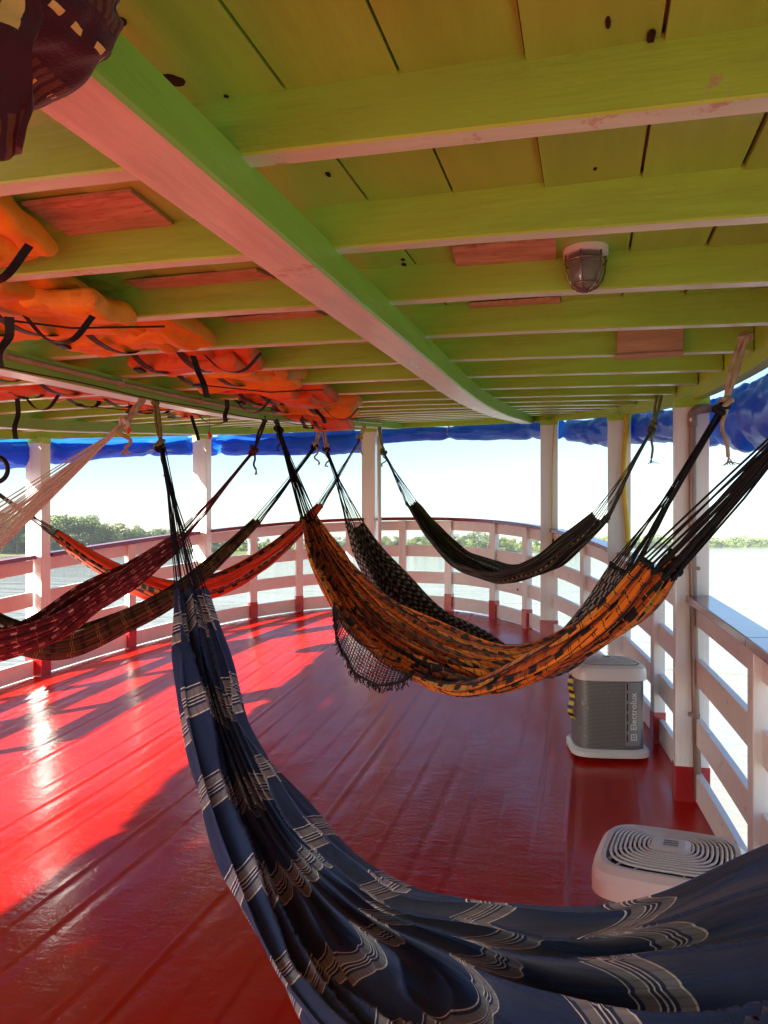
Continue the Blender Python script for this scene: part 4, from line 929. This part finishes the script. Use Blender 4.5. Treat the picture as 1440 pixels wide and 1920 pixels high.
condenser((c2[0], c2[1], float(D(c2[1]))+.004), TH + R(-24), 'near white condenser with its top grille showing behind the navy hammock')

# ------------------------------------------------------------------ river, banks and forest
WZ = ZC - 6.0
def water():
    m, t, b = newmat('river_water'); L = t.links.new; tc = N(t, 'ShaderNodeTexCoord')
    b.inputs['Base Color'].default_value = (.30,.285,.24,1); b.inputs['Roughness'].default_value = .06; b.inputs['IOR'].default_value = 1.33
    prev = None
    for sc_, dist, det in ((.28, .10, 4), (1.6, .022, 4), (.05, .25, 2)):
        mp = N(t, 'ShaderNodeMapping'); mp.inputs['Scale'].default_value = (.45, 1.5, 1); mp.inputs['Rotation'].default_value = (0, 0, -TH + .12); L(tc.outputs['Object'], mp.inputs[0])
        nz = N(t, 'ShaderNodeTexNoise', i_Scale=sc_, i_Detail=float(det), i_Distortion=.4); L(mp.outputs[0], nz.inputs['Vector'])
        bp = N(t, 'ShaderNodeBump'); bp.inputs['Distance'].default_value = dist*2; L(nz.outputs[0], bp.inputs['Height'])
        if prev: L(prev.outputs[0], bp.inputs['Normal'])
        prev = bp
    L(prev.outputs[0], b.inputs['Normal'])
    S_ = 9000; tag(obj('river', MB().add([(-S_,-S_,WZ),(S_,-S_,WZ),(S_,S_,WZ),(-S_,S_,WZ)], [(0,1,2,3)]), m), kind='structure')
water()
BANK = [(-1500, 330), (-600, 360), (-150, 400), (0, 420), (150, 440), (300, 470), (450, 500), (620, 530), (800, 545), (950, 560), (1030, 620), (1080, 900), (1150, 1250), (1300, 1330), (1500, 1380), (1900, 1400), (2600, 1500)]
def bankpt(px, extra=0.0):
    z = np.interp(px, [b[0] for b in BANK], [b[1] for b in BANK]) + extra; return cam2w((px-CX)/F*z, 0, z)
def banks():
    pxs = np.linspace(-1500, 2600, 240); rows = [(-2, -.6), (0, .15), (3, .9), (12, 1.3), (60, 1.8), (400, 3), (2500, 4)]; P = []; g = fnoise(10, 77, .02, 1)
    for i, x in enumerate(pxs):
        P.append([])
        for e, h in rows:
            q = bankpt(x, e + 5*g(float(x))*(1 if e < 50 else 0)); P[-1].append((q[0], q[1], WZ + h))
    m = simple('grassy_bank', (.13,.16,.04), .9, .2, .5, .05, dirt=(.26,.23,.09), dirt_scale=.03, dirt_lo=.45, dirt_hi=.6)
    o = tag(obj('river_bank', MB().grid(P), m, None, True), kind='structure')
banks()
def leafmat(name, c):
    m, t, b = newmat(name); L = t.links.new; tc = N(t, 'ShaderNodeTexCoord'); oi = N(t, 'ShaderNodeObjectInfo'); nz = N(t, 'ShaderNodeTexNoise', i_Scale=.35, i_Detail=4.0); L(tc.outputs['Object'], nz.inputs['Vector'])
    r = ramp(t, [(.3, tuple(x*.6 for x in c)), (.7, tuple(x*1.45 for x in c))]); L(nz.outputs[0], r.inputs[0])
    mr = N(t, 'ShaderNodeMapRange'); mr.inputs[3].default_value = .75; mr.inputs[4].default_value = 1.3; L(oi.outputs['Random'], mr.inputs[0])
    s_ = N(t, 'ShaderNodeVectorMath', operation='SCALE'); L(r.outputs[0], s_.inputs[0]); L(mr.outputs[0], s_.inputs['Scale']); L(s_.outputs[0], b.inputs['Base Color']); b.inputs['Roughness'].default_value = .6
    return m
LM = [leafmat('leaves_mid', (.12,.175,.04)), leafmat('leaves_dark', (.075,.125,.035)), leafmat('leaves_pale', (.17,.20,.055))]
M['bark'] = simple('grey_bark', (.16,.12,.09), .9, .2, .3, 1)
def leaves(rg, n, Hh, rx, base, size):
    # leaf clumps spread through lobed crown volume
    nl = 9; lobes = [(rg.normal(size=2)*rx*.45, rg.uniform(base+.15*(Hh-base), Hh-.12*(Hh-base)), rg.uniform(.28, .5)*rx) for _ in range(nl)]
    V = []; Fc = []
    for k in range(n):
        xy, z, r = lobes[rg.integers(nl)]; d = rg.normal(size=3); d /= np.linalg.norm(d); c = np.array([xy[0], xy[1], z]) + d*r*rg.uniform(.65, 1.05)*np.array([1, 1, .75])
        a = rg.normal(size=3); a /= np.linalg.norm(a); b = np.cross(a, rg.normal(size=3)); b /= np.linalg.norm(b)+1e-9; s_ = size*rg.uniform(.6, 1.4); i = len(V)
        V += [c-a*s_, c+b*s_*.7, c+a*s_, c-b*s_*.7]; Fc.append((i, i+1, i+2, i+3))
    return np.array(V), Fc
TV = []
for k in range(6):
    rg = np.random.default_rng(500+k); Hh = 1.0
    V, Fc = leaves(rg, 2400, 1.0, .42, .14, .020); cm = MB().add(V, Fc).mesh('crown')
    tm = MB(); tm.tube([(0,0,-.02), (.01,0,.3), (0,.01,.62)], [.028, .02, .008], 7)
    for j in range(5):
        a = j*1.3+k; tm.tube([(0,0,.28+.06*j), (.1*math.cos(a), .1*math.sin(a), .42+.07*j), (.2*math.cos(a), .2*math.sin(a), .52+.07*j)], [.012, .008, .003], 5)
    TV.append((cm, tm.mesh('trunk')))
def tree(px, ext, hgt, k, mi, label):
    q = bankpt(px, ext); cm, tm = TV[k]
    o = thing('tree', label, 'tree', (q[0], q[1], WZ+.9), 'trees along the river bank'); o.scale = (hgt*random.uniform(.85, 1.25), hgt*random.uniform(.85, 1.25), hgt); o.rotation_euler.z = random.uniform(0, 6.28)
    key = (k, mi); me = cm.copy() if key not in CR else CR[key]
    if key not in CR: me.materials.append(LM[mi]); CR[key] = me
    c = bpy.data.objects.new('crown', me); sc.collection.objects.link(c); c.parent = o
    if not tm.materials: tm.materials.append(M['bark'])
    c = bpy.data.objects.new('trunk', tm); sc.collection.objects.link(c); c.parent = o
CR = {}; ORD = {}; NUM = 'one two three four five six seven eight nine ten eleven twelve thirteen fourteen fifteen sixteen seventeen eighteen nineteen twenty twenty-one twenty-two twenty-three twenty-four twenty-five twenty-six twenty-seven twenty-eight twenty-nine thirty thirty-one thirty-two thirty-three thirty-four thirty-five thirty-six thirty-seven thirty-eight thirty-nine forty'.split()
TOP = [(-300, 950), (0, 957), (60, 975), (120, 958), (160, 962), (200, 978), (310, 986), (400, 1000), (520, 1005), (640, 1004), (740, 1001), (830, 998), (900, 995), (960, 1002), (1030, 1010)]
rt = random.Random(5); tn = 0
names = [('left bank tree', -140, 330), ('bow bank tree', 400, 1010)]
x = -150.0
while x < 1030:
    z = np.interp(x, [b[0] for b in BANK], [b[1] for b in BANK]); top = np.interp(x, [t[0] for t in TOP], [t[1] for t in TOP]) + rt.uniform(-3, 9)
    ext = rt.uniform(6, 30); hgt = (CY-top)/F*(z+ext) + 6.0 - .9
    k = rt.randrange(6); mi = rt.choice([0, 0, 1, 2])
    where = ('left of the leftmost post' if x < 55 else 'between the two left posts' if x < 360 else 'behind the left bow railing' if x < 690 else 'behind the right bow railing')
    ORD[where] = ORD.get(where, 0) + 1
    tone = ['mid green', 'dark green', 'pale green'][mi]
    tree(x, ext, hgt, k, mi, tone + ' far bank tree ' + where + ', number ' + NUM[ORD[where]-1] + ' from left')
    x += rt.uniform(9, 24)
# the continuous wood behind and along the right bank reads as one mass
def forest():
    mb = MB(); rg = np.random.default_rng(9); vv = []; ff = []; cnt = 0
    lib = []
    for k in range(4): lib.append(leaves(np.random.default_rng(600+k), 220, 1.0, .5, .05, .065))
    def put(px, ext, hgt):
        nonlocal cnt
        q = bankpt(px, ext); V, Fc = lib[rg.integers(4)]; a = rg.uniform(0, 6.28); c, s_ = math.cos(a), math.sin(a)
        W = np.stack([(V[:, 0]*c - V[:, 1]*s_)*hgt*1.2 + q[0], (V[:, 0]*s_ + V[:, 1]*c)*hgt*1.2 + q[1], V[:, 2]*hgt + WZ + .5], 1)
        mb.add(W, Fc)
    for x in np.arange(-260, 1040, 9):
        z = np.interp(x, [b[0] for b in BANK], [b[1] for b in BANK]); top = np.interp(x, [t[0] for t in TOP], [t[1] for t in TOP]) + rg.uniform(6, 16); e = rg.uniform(30, 70)
        put(x, e, (CY-top)/F*(z+e)+5.5)
        put(x+4, 10+rg.uniform(0, 15), rg.uniform(3, 7))
    for x in np.arange(1045, 1560, 3.2):
        e = rg.uniform(8, 60); put(x, e, rg.uniform(11, 22)+(6 if rg.uniform() > .85 else 0))
        if rg.uniform() > .4: put(x, 3+rg.uniform(0, 10), rg.uniform(5, 10))
    tag(obj('far_forest', mb, LM[0], None, recalc=False), 'hazy green forest along the far river bank', 'forest', None, 'stuff')
forest()

# ------------------------------------------------------------------ river haze
def haze():
    m = bpy.data.materials.new('pale_air'); m.use_nodes = True; t = m.node_tree; t.nodes.clear()
    v = t.nodes.new('ShaderNodeVolumePrincipled'); v.inputs['Color'].default_value = (.86,.93,1,1); v.inputs['Density'].default_value = .00014; v.inputs['Anisotropy'].default_value = .2
    o = t.nodes.new('ShaderNodeOutputMaterial'); t.links.new(v.outputs[0], o.inputs['Volume'])
    tag(obj('haze', MB().box((0, 0, (WZ-1+WZ+34)/2), (18600, 18600, 35)), m), kind='stuff')
haze()
